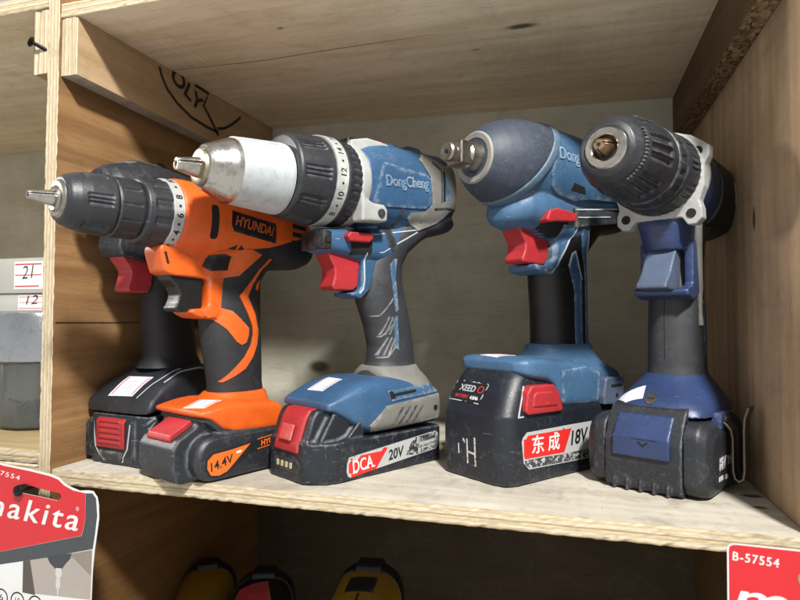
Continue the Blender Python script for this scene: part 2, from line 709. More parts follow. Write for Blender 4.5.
def lerp_prof(pts, n):
    """resample (x, r) profile into about n stations with cubic-ish smoothing left out"""
    out = []
    L = [math.dist(pts[i], pts[i + 1]) for i in range(len(pts) - 1)]
    tot = sum(L)
    for i in range(len(pts) - 1):
        m = max(1, int(round(n * L[i] / tot)))
        for j in range(m):
            t = j / m
            out.append((pts[i][0] + (pts[i + 1][0] - pts[i][0]) * t, pts[i][1] + (pts[i + 1][1] - pts[i][1]) * t))
    out.append(pts[-1])
    return out


#@@SHELF
# ------------------------------------------------------------------ the shelf unit (metres)
W, H, DEP, T = 0.5464, 0.3807, 0.338, 0.012
WC, WR, HR = 0.017, 0.0163, 0.0506
M_floor = wood('shelf_floor_ply', '#bfbaae', '#a39b8a', 'X', 1.0, knots=((0.537, .0835, 0, .005, .6), (0.5347, .0563, 0, .004, .6)), blotch=0.5, grime=0.55, seed=1.1, rough=0.8)
M_left = wood('left_wall_ply', '#9b774f', '#755636', 'Y', 1.0, knots=((0, .13, .285, .006, .6), (0, .2, .12, .008, .5)), blotch=0.45, seed=3.0, ring=1.4, grime=0.3)
M_right = wood('right_wall_ply', '#c9ad8e', '#a98e70', 'Z', 1.0, knots=((W, .1, .2, .004, .4), (W, .2, .25, .006, .5)), blotch=0.6, seed=5.0, ring=1.4, grime=0.4)
M_ceil = wood('ceiling_ply', '#f0e4cb', '#d3be9a', 'X', 0.9, knots=((.17, .07, H, .0035, .6), (.2, .2, H, .003, .6), (.33, .16, H, .004, .5), (.375, .125, H, .006, .35), (.28, .24, H, .003, .6)), blotch=0.3, seed=7.3)
M_back = wood('back_panel_board', '#c9c7b8', '#b7b5a2', 'X', 0.6, knots=((.09, DEP, .06, .011, .6), (.43, DEP, .08, .012, .7)), blotch=0.5, seed=9.0, ring=0.2)
M_cleat = wood('cleat_ply', '#b79c7a', '#957a58', 'Y', 1.0, blotch=0.3, seed=11.0)
M_cleat_dark = wood('dark_cleat_ply', '#705a42', '#513e2c', 'Y', 1.0, blotch=0.3, seed=13.0)
M_edge_h = ply_edge('shelf_front_edge', 'Z', -T, T, 'X', plies=4)
M_edge_c = ply_edge('top_front_edge', 'Z', H, T, 'X', plies=5)
M_edge_v = ply_edge('divider_front_edge', 'X', -T, T, 'Z', plies=7)
M_edge_k = ply_edge('cleat_end_edge', 'X', 0, WC, 'Z', plies=9)
M_chip = chipboard('chipboard')

rack = thing('shelf_unit', 'rough plywood shelf unit whose bay holds the five battery tools', 'shelf unit', (0.25, 0.1, -0.5))
RK = Vector((0.25, 0.1, -0.5))


def board(name, b, mat, edge=None, rag=0.0004, bottom=None, n=(60, 12, 3), label=None, gap=None):
    """box (x0,x1,y0,y1,z0,z1) in metres with a ragged cut front edge"""
    x0, x1, y0, y1, z0, z1 = b
    lens = (x1 - x0, y1 - y0, z1 - z0)
    long = max(range(3), key=lambda i: lens[i])
    cuts = [2, 2, 2]
    for i in range(3):
        cuts[i] = max(1, min(160, int(lens[i] / 0.004))) if i == long and edge else (6 if lens[i] < 0.02 and edge else 1)
    cuts[1] = 1
    X = [x0 + (x1 - x0) * i / cuts[0] for i in range(cuts[0] + 1)]
    Z = [z0 + (z1 - z0) * i / cuts[2] for i in range(cuts[2] + 1)]
    rnd = random.Random(hash(round(x0 * 1e4 + z1 * 1e3)) & 0xffff)
    bm = bmesh.new()
    fr, bk = {}, {}
    for i, x in enumerate(X):
        for k, z in enumerate(Z):
            j = [0, 0, 0]
            if edge:
                j[1] = abs(rnd.gauss(0, rag * 0.3))
                on = (i in (0, cuts[0])) or (k in (0, cuts[2]))
                if on:
                    j[1] += abs(rnd.gauss(0, rag * 0.8))
                    if long == 0 and k in (0, cuts[2]):
                        j[2] = rnd.gauss(0, rag * 0.22) - (0.0 if k else 0)
                    if long == 2 and i in (0, cuts[0]):
                        j[0] = rnd.gauss(0, rag * 0.25)
            fr[i, k] = bm.verts.new((x + j[0], y0 + j[1], z + j[2]))
            if i in (0, cuts[0]) or k in (0, cuts[2]):
                bk[i, k] = bm.verts.new((x, y1, z))
    for i in range(cuts[0]):
        for k in range(cuts[2]):
            f = bm.faces.new((fr[i, k], fr[i + 1, k], fr[i + 1, k + 1], fr[i, k + 1]))
            f.material_index = 1 if edge else 0
    per = [(i, 0) for i in range(cuts[0])] + [(cuts[0], k) for k in range(cuts[2])] + \
          [(i, cuts[2]) for i in range(cuts[0], 0, -1)] + [(0, k) for k in range(cuts[2], 0, -1)]
    for a, c in zip(per, per[1:] + per[:1]):
        f = bm.faces.new((fr[c], fr[a], bk[a], bk[c]))
        if bottom and a[1] == 0 and c[1] == 0:
            f.material_index = 2
    bm.faces.new([bk[a] for a in reversed(per)])
    bmesh.ops.recalc_face_normals(bm, faces=bm.faces)
    me = bpy.data.meshes.new(name)
    bm.to_mesh(me)
    bm.free()
    me.materials.append(mat)
    me.materials.append(edge or mat)
    if bottom:
        me.materials.append(bottom)
    o = bpy.data.objects.new(name, me)
    COL.objects.link(o)
    # mesh stays in world coordinates; the parent Empty sits at the unit's foot
    o.parent = rack
    o.matrix_parent_inverse = Matrix.Translation(-RK)
    if label:
        o['label'] = label
    return o


board('shelf_board', (0.0006, W - 0.0006, 0.0, DEP, -T, 0.0), M_floor, M_edge_h, 0.0006)
left_wall = board('divider', (-T, 0.0, -0.0012, DEP, -T, 0.60), M_left, M_edge_v, 0.0005)
board('divider', (-T, 0.0, -0.0010, DEP, -0.55, -T - 0.0005), wood('shade_darkened_divider_ply', '#7a5730', '#5c3e20', 'Y', 1.0, seed=4.0), M_edge_v, 0.0005)  # ply colour darkened to stand in for the lower bay's shade
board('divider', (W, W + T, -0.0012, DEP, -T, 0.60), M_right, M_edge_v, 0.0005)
board('divider', (W, W + T, -0.0010, DEP, -0.55, -T - 0.0005), wood('shade_darkened_side_ply', '#6a5030', '#4e3a22', 'Y', 1.0, seed=6.0), M_edge_v, 0.0005)  # right side likewise: shade of the lower bay put into the ply colour
top = board('top_board', (0.0006, W - 0.0006, 0.0, DEP, H, H + T), M_ceil, M_edge_c, 0.0005)
board('top_board', (-0.70, -T - 0.0006, 0.0, DEP, H + 0.012, H + 0.012 + T), M_ceil, ply_edge('bay_top_edge', 'Z', H, T, 'X', plies=5), 0.0005)
board('shelf_board', (-0.70, -T - 0.0006, 0.0, DEP, 0.0035, 0.0142), wood('bay_floor_ply', '#a8946e', '#84704c', 'X', 1, seed=15.0), ply_edge('bay_floor_edge', 'Z', 0.0, T, 'X', plies=3), 0.0006)
board('shelf_board', (-0.70, -T - 0.0006, -0.0006, DEP, -0.0095, 0.0027), M_floor, ply_edge('bay_under_edge', 'Z', 0.0, T, 'X', plies=3), 0.0008)
board('shelf_board', (0.0006, W - 0.0006, 0.0, DEP, -0.46, -0.46 + T), M_floor, M_edge_h, 0.0006)
board('back_panel', (-0.70, W + T, DEP + 0.0006, DEP + 0.006, -T * 0.5, 0.60), M_back)
board('back_panel', (-0.70, W + T, DEP + 0.0006, DEP + 0.006, -0.55, -T * 0.5 - 0.0006), wood('shade_darkened_back_board', '#4a3e2e', '#382c1e', 'X', 0.6, seed=21.0, ring=0.2))  # lower back panel coloured dark, the colour carries the bay's shade
board('divider', (-0.70 - T, -0.7006, -0.001, DEP, -0.55, 0.60), M_left, M_edge_v, 0.0005)
for vtx in top.data.vertices:      # the top board sags a little to the front left
    vtx.co.z += vtx.co.y / DEP * 0.011 * (1 - vtx.co.x / W)
cl = board('cleat', (0.0008, WC, 0.0008, DEP - 0.001, H - 0.050, H - 0.0008), M_cleat, M_edge_k, 0.0005, bottom=M_floor)
for vtx in cl.data.vertices:
    if vtx.co.z > H - 0.01:
        vtx.co.z += vtx.co.y / DEP * 0.011 + 0.0002
board('cleat', (W - WR, W - 0.0008, -0.012, DEP - 0.001, H - HR, H - 0.0008), M_cleat_dark, M_chip, 0.0005, bottom=M_chip)
c3 = board('cleat', (-T - 0.018, -T - 0.0008, 0.0015, DEP - 0.001, H - 0.045, H + 0.011), M_cleat, ply_edge('bay_cleat_edge', 'X', -0.03, 0.018, 'Z', plies=7), 0.0005)


def world_part(name, mb, mat, parent, scale=1.0, angle=35, bevel=0.0):
    me = mb.mesh(name, scale)
    if bevel:
        bm = bmesh.new()
        bm.from_mesh(me)
        bmesh.ops.bevel(bm, geom=[e for e in bm.edges if len(e.link_faces) == 2 and e.calc_face_angle() > R(28)],
                        offset=bevel, segments=2, affect='EDGES', profile=0.6)
        bm.to_mesh(me)
        bm.free()
    o = link(name, me, mat, parent, angle)
    if parent is not None and parent != rack and parent.parent == rack:
        pass
    elif parent == rack:
        o.matrix_parent_inverse = Matrix.Translation(-RK)
    return o


M_screw = metal('black_screw_steel', '#2c2c30', 0.4, False)


def screw(p, d, L=0.016, rh=0.0036):
    """pan-head screw with its head at p, shank running along d"""
    p, d = Vector(p), Vector(d).normalized()
    mb = MB()
    mb.tube([p - d * 0.0016, p - d * 0.0012, p, p + d * 0.0018], [rh * 0.55, rh * 0.9, rh, rh * 0.35], 20)
    pts, rr = [], []
    for i in range(60):
        pts.append(p + d * (0.0016 + L * i / 59))
        rr.append(0.0013 + (0.0005 if i % 6 < 3 else 0.0))
    mb.tube(pts, rr, 12)
    u = d.orthogonal().normalized()
    w = d.cross(u)
    o = world_part('screw', mb, M_screw, rack, 1.0, 40)
    cr = MB()
    for a, b in ((u, w), (w, u)):
        q = [p - d * 0.00175 + a * sa * rh * 0.55 + b * sb * rh * 0.12 for sa, sb in ((-1, -1), (1, -1), (1, 1), (-1, 1))]
        cr.add([tuple(x) for x in q], [(0, 1, 2, 3)])
    link('cross_recess', cr.mesh('cross_recess', 1.0), MT['hole'], o, 0)
    return o


screw((-0.0265, -0.004, 0.3615), (0.62, 0.45, -0.36), 0.016, 0.0046)

def crack(name, pts, parent):
    mb = MB()
    mb.add(pts, [tuple(range(len(pts)))])
    return link(name, mb.mesh(name, 1.0), MT['hole'], parent, 0)


crack('split', [(0.0003, 0.001, 0.1210), (0.0003, 0.1, 0.1207), (0.0003, 0.2, 0.1211), (0.0003, 0.2, 0.1216), (0.0003, 0.1, 0.1214), (0.0003, 0.001, 0.1219)], left_wall)
CZ = H - 0.0003
crack('split', [(x, y, z + y / DEP * 0.011 * (1 - x / W)) for x, y, z in [(WC, 0.1225, CZ), (0.12, 0.1262, CZ), (0.22, 0.121, CZ), (0.33, 0.1175, CZ), (0.22, 0.1217, CZ), (0.12, 0.1270, CZ), (WC, 0.1232, CZ)]], top)

# stencilled mark on the left cleat (flat ink on its right face)
ink = MB()
XF = WC + 0.0003


def yz(v2, f, mb):
    mb.add([(XF, a, b) for a, b in v2], f)


v, f = glyphs('OLY', 1.0, 0.03)
yz(fit(v, (0.1185, 0.3745), (0.171, 0.3555), 0.019, skew=(0.45, 0.89)), f, ink)


def stroke(pts, w, mb):
    pts = [Vector(p) for p in pts]
    vs, fs = [], []
    for i, p in enumerate(pts):
        d = (pts[min(i + 1, len(pts) - 1)] - pts[max(i - 1, 0)]).normalized()
        n = Vector((-d.y, d.x)) * w / 2
        vs += [p + n, p - n]
    for i in range(len(pts) - 1):
        fs.append((2 * i, 2 * i + 1, 2 * i + 3, 2 * i + 2))
    mb.add([(XF, q.x, q.y) for q in vs], fs)


stroke([(0.103, 0.380), (0.1069, 0.3719), (0.1161, 0.3613), (0.1319, 0.3528), (0.1552, 0.346), (0.1839, 0.3444), (0.207, 0.3449)], 0.0034, ink)
stroke([(0.1613, 0.3843), (0.1868, 0.3838), (0.1775, 0.367), (0.1951, 0.3526), (0.2072, 0.3413)], 0.0044, ink)
stroke([(0.205, 0.349), (0.2195, 0.354), (0.2315, 0.3612), (0.2451, 0.371), (0.255, 0.380)], 0.0034, ink)
o = link('stamped_mark', ink.mesh('stamped_mark', 1.0), flat('stencil_ink', '#1e1912', 0.8, 0.25, '#5a4834', 300), cl, 0)

# ------------------------------------------------------------------ tool pieces shared by the builders
def flutes(groups, x0, x1, depth, width, soft=0.25):
    """recessed finger flutes: groups = angles (deg) of flute centres, width in degrees"""
    gs = [R(g) for g in groups]
    w = R(width)

    def f(x, t):
        a = sstep(x0, x0 + 2.2, x) * (1 - sstep(x1 - 2.2, x1, x))
        if a <= 0:
            return 0.0
        d = min(abs((t - g + math.pi) % (2 * math.pi) - math.pi) for g in gs)
        return -depth * a * (1 - sstep(w * (1 - soft) / 2, w * (1 + soft) / 2, d))
    return f


def jaws(parent, zc, x_tip, x_root, r_tip, r_root, mat, bore=None):
    mb = MB()
    pts = [(x_tip, max(r_tip * 0.5, 0.8)), (x_tip, r_tip * 0.9), (x_tip - 0.6, r_tip), (x_root + 3, r_root), (x_root - 4, r_root * 1.05)]

    def slit(x, t):
        d = min(abs((t - R(g) + math.pi) % (2 * math.pi) - math.pi) for g in (20, 140, 260))
        return -r_tip * 0.45 * (1 - sstep(0.06, 0.16, d))
    mb.lathe(lerp_prof(pts, 24), zc, n=90, mod=slit)
    j = part('chuck_jaws', mb, mat, parent, 40)
    b = MB()
    b.lathe([(x_tip + 0.12, bore or r_tip * 0.42), (x_tip - 1, (bore or r_tip * 0.42) * 0.9)], zc, n=24)
    part('bore', b, MT['hole'], j, 40)
    return j


def price_tag(objs, parent, poly, tilt=None):
    t = patch('price_sticker', [poly], objs, MT['sticker'], parent, 'z', 0.35, 0.3, 2.5)
    P = [Vector(q) for q in poly]

    def at(a, b):
        return P[0].lerp(P[1], a).lerp(P[3].lerp(P[2], a), b)
    lines = []
    for b0, b1 in ((0.06, 0.10), (0.88, 0.92)):
        lines.append([tuple(at(0.06, b0)), tuple(at(0.94, b0)), tuple(at(0.94, b1)), tuple(at(0.06, b1))])
    patch('red_border', lines, [t], MT['sticker_red'], t, 'z', 0.15, 0.2, 3)
    small = [[tuple(at(a0, b0)), tuple(at(a1, b0)), tuple(at(a1, b0 + .07)), tuple(at(a0, b0 + .07))]
             for a0, a1, b0 in ((.15, .7, .3), (.15, .8, .45), (.3, .75, .62))]
    patch('faint_print', small, [t], flat('faint_print', '#b4b6c2', 0.7), t, 'z', 0.1, 0.15, 3)
    return t


# ------------------------------------------------------------------ orange drill
def orange_drill():
    Z = 206.0
    d = thing('cordless_drill', 'orange and black cordless drill with fluted black chuck and a 14.4V battery', 'drill',
              (0.1282, 0.0403, 0.0), -112, 'battery tools standing on the shelf')
    # body
    b = MB()
    b.loft([ring_x(x, zc, hz, hy, n) for x, zc, hz, hy, n in
            ((46.5, Z, 28.5, 28.5, 2), (42, Z, 29.5, 29, 2), (30, Z - 1, 30.5, 29, 2.1), (15, Z - 2, 31, 28, 2.2), (-5, Z - 3, 28, 27, 2.4),
             (-30, Z - 3, 24.5, 26, 2.7), (-60, Z - 2, 20, 25, 3), (-82, Z - 2.5, 17, 24, 3), (-86, Z - 2.5, 15.5, 22.5, 3))])
    b.prism([(57, 181), (57.5, 176), (53, 161), (48, 158.5), (16, 157), (0, 168), (5, 195), (40, 190)], -12.5, 12.5)
    b.prism([(17, 168), (16, 140), (17, 133.5), (31, 132.5), (32, 129.5), (24, 125.5), (11, 124.5), (0, 130), (-34, 150), (-40, 180), (0, 190)], -14, 14)
    hs = shell('housing', b, MT['orange'], d, 1.1, 14)
    # grip
    g = MB()
    g.loft([ring_z(*a) for a in ((50, 12, -50, 22, 2.4), (58, 5, -46, 18, 2.3), (70, 5, -44, 17.5, 2.3), (88, 8, -43.5, 18, 2.3), (108, 12, -43, 18, 2.3),
                                 (124, 14, -41, 17.6, 2.3), (140, 14, -39, 17, 2.3), (154, 13, -40, 17, 2.3), (166, 10, -47, 18, 2.3), (176, 5, -62, 20, 2.4), (188, 0, -70, 22, 2.4))])
    g.loft([ring_x(x, zc, hz, hy, n) for x, zc, hz, hy, n in
            ((-30, 190, 18, 21, 2.4), (-60, 192, 22.5, 24, 2.6), (-80, 194, 23, 24.5, 2.7), (-91, 195, 20, 22, 2.6), (-96, 196, 14, 15, 2.4))])
    gp = shell('grip', g, MT['rubber'], d, 1.1, 9)
    allb = [hs, gp]
    # inlays on the visible flank
    fr = [(18, 176), (18, 150), (18.5, 137), (24, 134), (21, 127.5), (16, 125.5), (10, 124), (0, 116), (-8, 106), (-13, 103), (-17.5, 105), (-20, 111), (-20.5, 117),
          (-12, 125), (-4, 131.5), (6, 134), (13.5, 136), (14, 157), (3, 158.5), (-10, 161), (-31, 180), (-20, 184), (8, 180)]
    patch('handle_inlay', [fr], [gp, hs], MT['orange2'], d, 'y', 0.7, 2.2, 2.2)
    sw = [(-40, 178), (-31, 168), (-22, 156), (-11, 144), (-19, 130), (-24.5, 119), (-25, 112), (-22.5, 103), (-16, 93), (-9, 86), (3.5, 73), (1, 72.5), (-17, 83), (-25, 93),
          (-30, 103), (-32.5, 115), (-28.5, 129), (-19.5, 144), (-25, 154), (-34, 168), (-43, 177)]
    patch('handle_stripe', [sw], [gp], MT['orange2'], d, 'y', 0.8, 2.2, 2.0)
    # black details on the housing
    patch('air_slot', [rrect(17, 24, 188, 215, 3)], [hs], MT['hole'], d, 'y', 0.25, 1.2, 2)
    vn = patch('rear_vents', [[(-62 , z), (-79, z - 1), (-79, z + 3), (-62, z + 4)] for z in (192, 199.5, 207)], [hs], MT['hole'], d, 'y', 0.2, 1.0, 2)
    sel = patch('direction_button', [[(22, 167), (17, 176), (4, 178), (-7, 176), (-8, 169), (0, 165), (15, 163.5)]], [hs], MT['black'], d, 'y', 1.5, 2.5, 1.5)
    for q in ([(4, 182), (-4, 182), (-4, 186)], [(-6, 182), (-14, 182), (-8, 186)]):
        patch('arrow_mark', [q], [hs], MT['black_mark'], d, 'y', 0.2, 0.5, 1.5)
    pl = patch('name_plate', [[(4, 213), (-42, 208), (-43, 191), (2, 196), (5, 201)]], [hs], MT['black'], d, 'y', 0.5, 1.2, 2)
    write('lettering', [('HYUNDAI', (1.5, 201.2), (-39, 196.5), 8.5, 0.02, 0.15)], [pl], MT['worn_orange'], pl, 'y', 0.25, 0.4, flip=True)
    # trigger
    t = MB()
    t.prism([(49, 160), (47, 155), (41.5, 150), (38.5, 144), (40, 138), (43, 133), (41, 130.5), (22, 130), (19, 136), (18, 156), (22, 162)], -9, 9)
    shell('trigger', t, MT['black'], d, 0.9, 6)
    patch('lamp_window', [[(54.5, 176), (52, 167), (50, 167), (52.5, 176)]], [hs], MT['hole'], d, 'y', 0.3, 1, 1.5)
    # chuck
    nose = MB()
    nose.lathe(lerp_prof([(127.5, 5.6), (128, 8), (126.6, 9), (126.4, 12), (125, 13.4), (121, 14.0)], 14), Z, n=72)
    ch = MB()
    f1 = flutes([k * 60 + o for k in range(6) for o in (-8, 0, 8)], 96, 114, 1.3, 5.5, 0.5)
    ch.lathe(lerp_prof([(124.5, 15), (122, 17.2), (117, 19.4), (110, 21), (100, 21.9), (94, 22.3), (92.4, 21.4), (92, 19)], 60), Z, n=200, mod=f1)
    cs = part('chuck_sleeve', ch, MT['chuck'], d, 50)
    jaws(cs, Z, 143, 126, 3.1, 5.4, MT['bright'], 1.5)
    part('nose_ring', nose, MT['steel'], cs, 30)
    r2 = MB()
    r2.lathe(lerp_prof([(92.2, 18), (92, 21.4), (91, 22), (75, 22.4), (73.4, 21.6), (73, 18)], 30), Z, n=200,
             mod=flutes([k * 30 for k in range(12)], 75, 90, 0.9, 3.2, 0.4))
    part('chuck_ring', r2, MT['chuck'], d, 50)
    c2 = MB()
    c2.lathe(lerp_prof([(74, 16), (73, 22.5), (72, 24.2), (68, 25.2), (56, 26.6), (54.4, 26.8), (54.2, 22)], 30), Z, n=200,
             mod=flutes([k * 30 + 8 for k in range(12)], 53, 68, 1.1, 14, 0.25))
    tc = part('torque_collar', c2, MT['chuck'], d, 50)
    c3 = MB()
    c3.lathe([(54.8, 20), (54.7, 26.9), (54.2, 27.3), (46.5, 27.9), (46, 22)], Z, n=120)
    nr = part('number_ring', c3, MT['silver'], d, 30)
    wrap_digits('numbers', [('10', 62), ('8', 22), ('6', -8), ('4', -36), ('2', -64)] + [('•', a) for a in (42, 7, -22, -50)], 27.85, Z, 50.4, 7.4, MT['black_mark'], nr)
    # foot
    ft = MB()
    ft.loft([ring_x(x, (z0 + z1) / 2, (z1 - z0) / 2, hy, 6, 64) for x, z0, z1, hy in
             ((-49, 32, 43, 33.5), (-46, 31, 50, 35.5), (-40, 31, 55, 36), (-20, 31, 58, 36), (6, 33, 59.5, 36), (16, 37, 58.5, 36), (26, 46.5, 56, 35), (35, 50, 54, 32))])
    ft.loft([ring_z(z, x0, x1, hy, 3) for z, x0, x1, hy in ((50, 16, -48, 26), (58, 12, -46, 23), (62, 8, -46, 19.5), (64, 6, -45, 18.5))])
    fo = shell('foot', ft, MT['orange'], d, 1.1, 5)
    price_tag([fo], d, [(27, 26), (8, 21), (15, 1), (33, 6)])
    # battery
    bt = MB()
    bt.prism([(-48, 3), (-49, 30), (-46, 33), (12, 33), (18, 43), (24, 47.5), (29, 46), (34, 41), (48, 33.5), (52.5, 27), (52, 12), (49, 2), (45, 0.5), (-44, 0.5)], -25, 25)
    for s in (-1, 1):
        bt.loft([[(x, y * s, z) for x, z in [(-49, z0)] + rrect(0, x1, z0, z1, rr, 10)[-11:] + rrect(0, x1, z0, z1, rr, 10)[:11] + [(-49, z1)]]
                 for y, x1, z0, z1, rr in ((27, 41, 0.6, 35.5, 16.5), (35, 41, 0.6, 35.5, 16.5), (38.5, 38, 3, 33, 14.5))])
    bt.box(-48, 30, -28, 28, 2, 33)
    bt.loft([ring_x(x, (z0 + z1) / 2, (z1 - z0) / 2, hy, 7, 64) for x, z0, z1, hy in ((-20, 26, 40, 35), (10, 28, 44, 35), (20, 36, 48.5, 34), (28, 44, 50, 32), (32, 45, 48.5, 29))])
    bp = shell('battery', bt, MT['dark'], d, 1.1, 5)
    lab = [(32.2, 12), (32, 18), (27, 22), (10, 23), (-7, 25), (11, 10), (15, 7), (22, 5.2), (29, 6.6)]
    rim = [(34, 12), (33.4, 19), (28, 23.4), (8, 24.8), (-46, 30), (-46, 21.5), (-14, 18.5), (-6, 17), (10, 7.5), (15, 5), (24, 3.8), (31, 5.4)]
    st = patch('rating_label', [rim], [bp], MT['black_mark'], bp, 'y', 0.25, 0.6, 2)
    o2 = patch('orange_field', [lab], [st], MT['orange_mark'], st, 'y', 0.2, 0.3, 2)
    write('lettering', [('14.4V', (29, 9.2), (8.5, 13.4), 6.8, 0.012, 0.12)], [o2], MT['black_mark'], o2, 'y', 0.2, 0.3, flip=True)
    patch('voltage_mark', [[(6.5, 19.2), (1.5, 19.8), (1.5, 21.4), (6.5, 20.8)]], [o2], MT['white_mark'], o2, 'y', 0.2, 0.3, 2)
    write('maker_lettering', [('HYUNDAI', (-18, 21), (-45, 23.6), 4.8, 0.02, 0.12)], [st], MT['orange_mark'], st, 'y', 0.2, 0.3, flip=True)
    patch('orange_rule', [[(-14, 19), (-46, 22), (-46, 22.6), (-14, 19.6)], [(-14, 26.8), (-46, 29.8), (-46, 30.4), (-14, 27.4)]], [bp], MT['orange_mark'], st, 'y', 0.55, 0.3, 3)
    bu = MB()
    bu.prism([(29, 45.5), (31.5, 46.4), (49.5, 36.8), (51, 33), (48, 29), (28, 38)], -16, 16)
    shell('release_button', bu, MT['red'], bp, 0.8, 4)
    return d


# ------------------------------------------------------------------ blue hammer drill with metal chuck
def hammer_drill():
    Z = 235.0
    d = thing('hammer_drill', 'blue and grey hammer drill with silver metal chuck and red trigger', 'drill',
              (0.2391, 0.0915, 0.0), -120, 'battery tools standing on the shelf')
    b = MB()
    b.loft([ring_x(x, zc, hz, hy, n) for x, zc, hz, hy, n in
            ((17, 239, 31, 31.5, 2.6), (8, 240, 35, 31.8, 2.6), (-8, 242, 37, 31.5, 2.8), (-30, 243, 37, 31, 3), (-60, 243, 38, 30.5, 3.2), (-80, 245, 37, 30.5, 3.2), (-84, 245, 35, 29, 3))])
    # trigger housing
    b.loft([ring_x(x, zc, hz, hy, n) for x, zc, hz, hy, n in
            ((52, 189, 8, 13, 3), (49, 189, 10, 15, 3), (30, 189, 12, 17, 3), (10, 188, 14, 18, 3), (-20, 190, 18, 19, 2.6), (-40, 200, 20, 20, 2.6))])
    b.prism([(8, 186), (10, 152), (14, 148), (22, 147), (20, 144), (10, 142), (0, 150), (-12, 186)], -13, 13)
    b.prism([(-6, 270), (-14, 281), (-30, 283), (-36, 280), (-46, 285), (-60, 285), (-72, 278), (-60, 262)], -12, 12)
    hs = shell('housing', b, MT['blue'], d, 1.2, 7)
    # grey rubber grip running from the foot up the rear of the body
    g = MB()
    g.loft([ring_z(*a) for a in ((70, 4, -66, 27, 2.6), (77, -4, -62, 22, 2.4), (86, -11, -58.5, 18, 2.3), (100, -12.5, -57.5, 17.5, 2.3), (118, -8, -54, 17.5, 2.3), (132, -2, -51, 17.5, 2.3),
                                 (144, 3, -47, 17.5, 2.3), (160, 4, -43, 17.5, 2.3), (174, 0, -43, 17.8, 2.3), (186, -6, -50, 19, 2.3), (198, -16, -66, 21, 2.4), (208, -25, -84, 23, 2.4), (218, -40, -92, 24, 2.4))])
    g.loft([ring_x(x, zc, hz, hy, n) for x, zc, hz, hy, n in
            ((-68, 246, 35, 30, 3), (-82, 246, 35.5, 31, 3), (-93, 246, 32, 29, 2.9), (-98, 246, 26, 24, 2.8))])
    g.loft([ring_x(x, zc, hz, hy, n) for x, zc, hz, hy, n in
            ((-55, 212, 12, 24, 2.6), (-78, 214, 11, 26, 2.6), (-93, 216, 9, 26, 2.6), (-98, 217, 6, 22, 2.5))])
    gp = shell('grip', g, MT['midgrey'], d, 1.2, 8)
    both = [hs, gp]
    side = [(-56, 253), (-44, 268), (-52, 276), (-66, 272), (-76, 268), (-90, 272), (-96, 262), (-95, 228), (-84, 226), (-70, 214), (-48, 205), (-32, 214), (-34, 219), (-52, 222), (-59, 229)]
    patch('rear_cover', [side], both, MT['grey'], d, 'y', 1.1, 3, 2.4)
    # raised badge panel with moulded name
    pn = patch('badge_panel', [[(6, 247), (1, 257), (-52, 255), (-58, 251), (-56, 229), (-50, 224), (10, 219), (12, 225)]], [hs], MT['blue'], d, 'y', 1.0, 2.5, 2.5)
    write('lettering', [('DongCheng', (-0.5, 233.8), (-53, 239.6), 12.5, 0.012, 0.0)], [pn], MT['logo'], pn, 'y', 0.7, 1.0, flip=True)
    patch('rear_vent', [[(-76, 258), (-81, 257), (-81, 233), (-76, 232)]], both, MT['blue2'], d, 'y', 1.4, 2.5, 2)
    patch('vent_slot', [[(-72.6, 262), (-75.4, 262), (-75.4, 234), (-72.6, 234)]], both, MT['hole'], d, 'y', 1.5, 1.5, 2)
    patch('cover_crease', [[(-62, 224), (-78, 227), (-92, 227), (-92, 229), (-78, 229), (-61, 226)], [(-60, 268), (-70, 262), (-70, 232), (-71.4, 232), (-71.4, 263), (-61, 270)]], both, MT['rubber'], d, 'y', 1.3, 1.5, 2)
    mo = MB()
    mo.loft([ring_x(x, zc, hz, hy, n) for x, zc, hz, hy, n in ((-76, 266, 17, 18, 2.4), (-94, 266, 16, 17, 2.4), (-100, 265, 12, 14, 2.3))])
    mo.prism([(-56, 280), (-58, 288), (-66, 288), (-68, 278)], -8, 4)
    shell('motor_cap', mo, MT['black'], d, 1.1, 5)
    patch('seam_line', [[(4, 196), (-52, 206), (-52, 207), (4, 197)], [(-48, 203), (-24, 190), (-10, 182), (-6, 181.6), (-6, 182.6), (-10, 183), (-24, 191.2), (-48, 204.4)],
                        [(7, 181), (6.4, 158), (8, 150), (12, 146), (13, 147), (9, 151), (7.6, 158), (8.2, 181)]], both, MT['line'], d, 'y', 0.5, 1.0, 2)
    patch('dark_crease', [[(-8, 206), (-12, 200), (-16, 188), (-21, 184), (-25, 190), (-20, 205), (-22, 222), (-25, 222), (-24, 206)]], both, MT['rubber'], d, 'y', 0.6, 1.5, 2)
    patch('handle_stripe', [[(-18, 172), (-23, 178), (-26, 178), (-25, 160), (-28.5, 134), (-25.5, 131), (-22, 150)],
                            [(-22, 124), (-27, 128), (-28.5, 112), (-29, 98), (-24.5, 100), (-25, 110)]], [gp], MT['blue2'], d, 'y', 0.6, 1.5, 2)
    patch('grip_groove', [[(a[0], a[1]), (b2[0], b2[1]), (b2[0], b2[1] + 1.5), (a[0], a[1] + 1.5)] for a, b2 in
                          (((0, 126), (-10, 127)), ((-10, 127), (-22, 142)), ((-5, 108), (-14, 109)), ((-14, 109), (-24, 121)), ((-9, 90), (-19, 91)), ((-19, 91), (-27, 101)))] +
          [[(x, z), (x - 6, z + 16), (x - 7.2, z + 16), (x - 1.2, z)] for x in (-12, -15.5, -19) for z in (111, 93)], [gp], MT['rib'], d, 'y', 0.8, 1.4, 2)
    # forward reverse switch
    rc = patch('switch_recess', [[(27, 199), (3, 201), (3, 180), (24, 178)]], [hs], MT['hole'], d, 'y', 0.35, 1.0, 2)
    sb = MB()
    sb.prism([(33, 192.5), (30, 196), (7, 197), (5, 193), (9, 189), (30, 188.5)], 12, 23)
    shell('direction_button', sb, MT['red'], d, 0.8, 3)
    bs = MB()
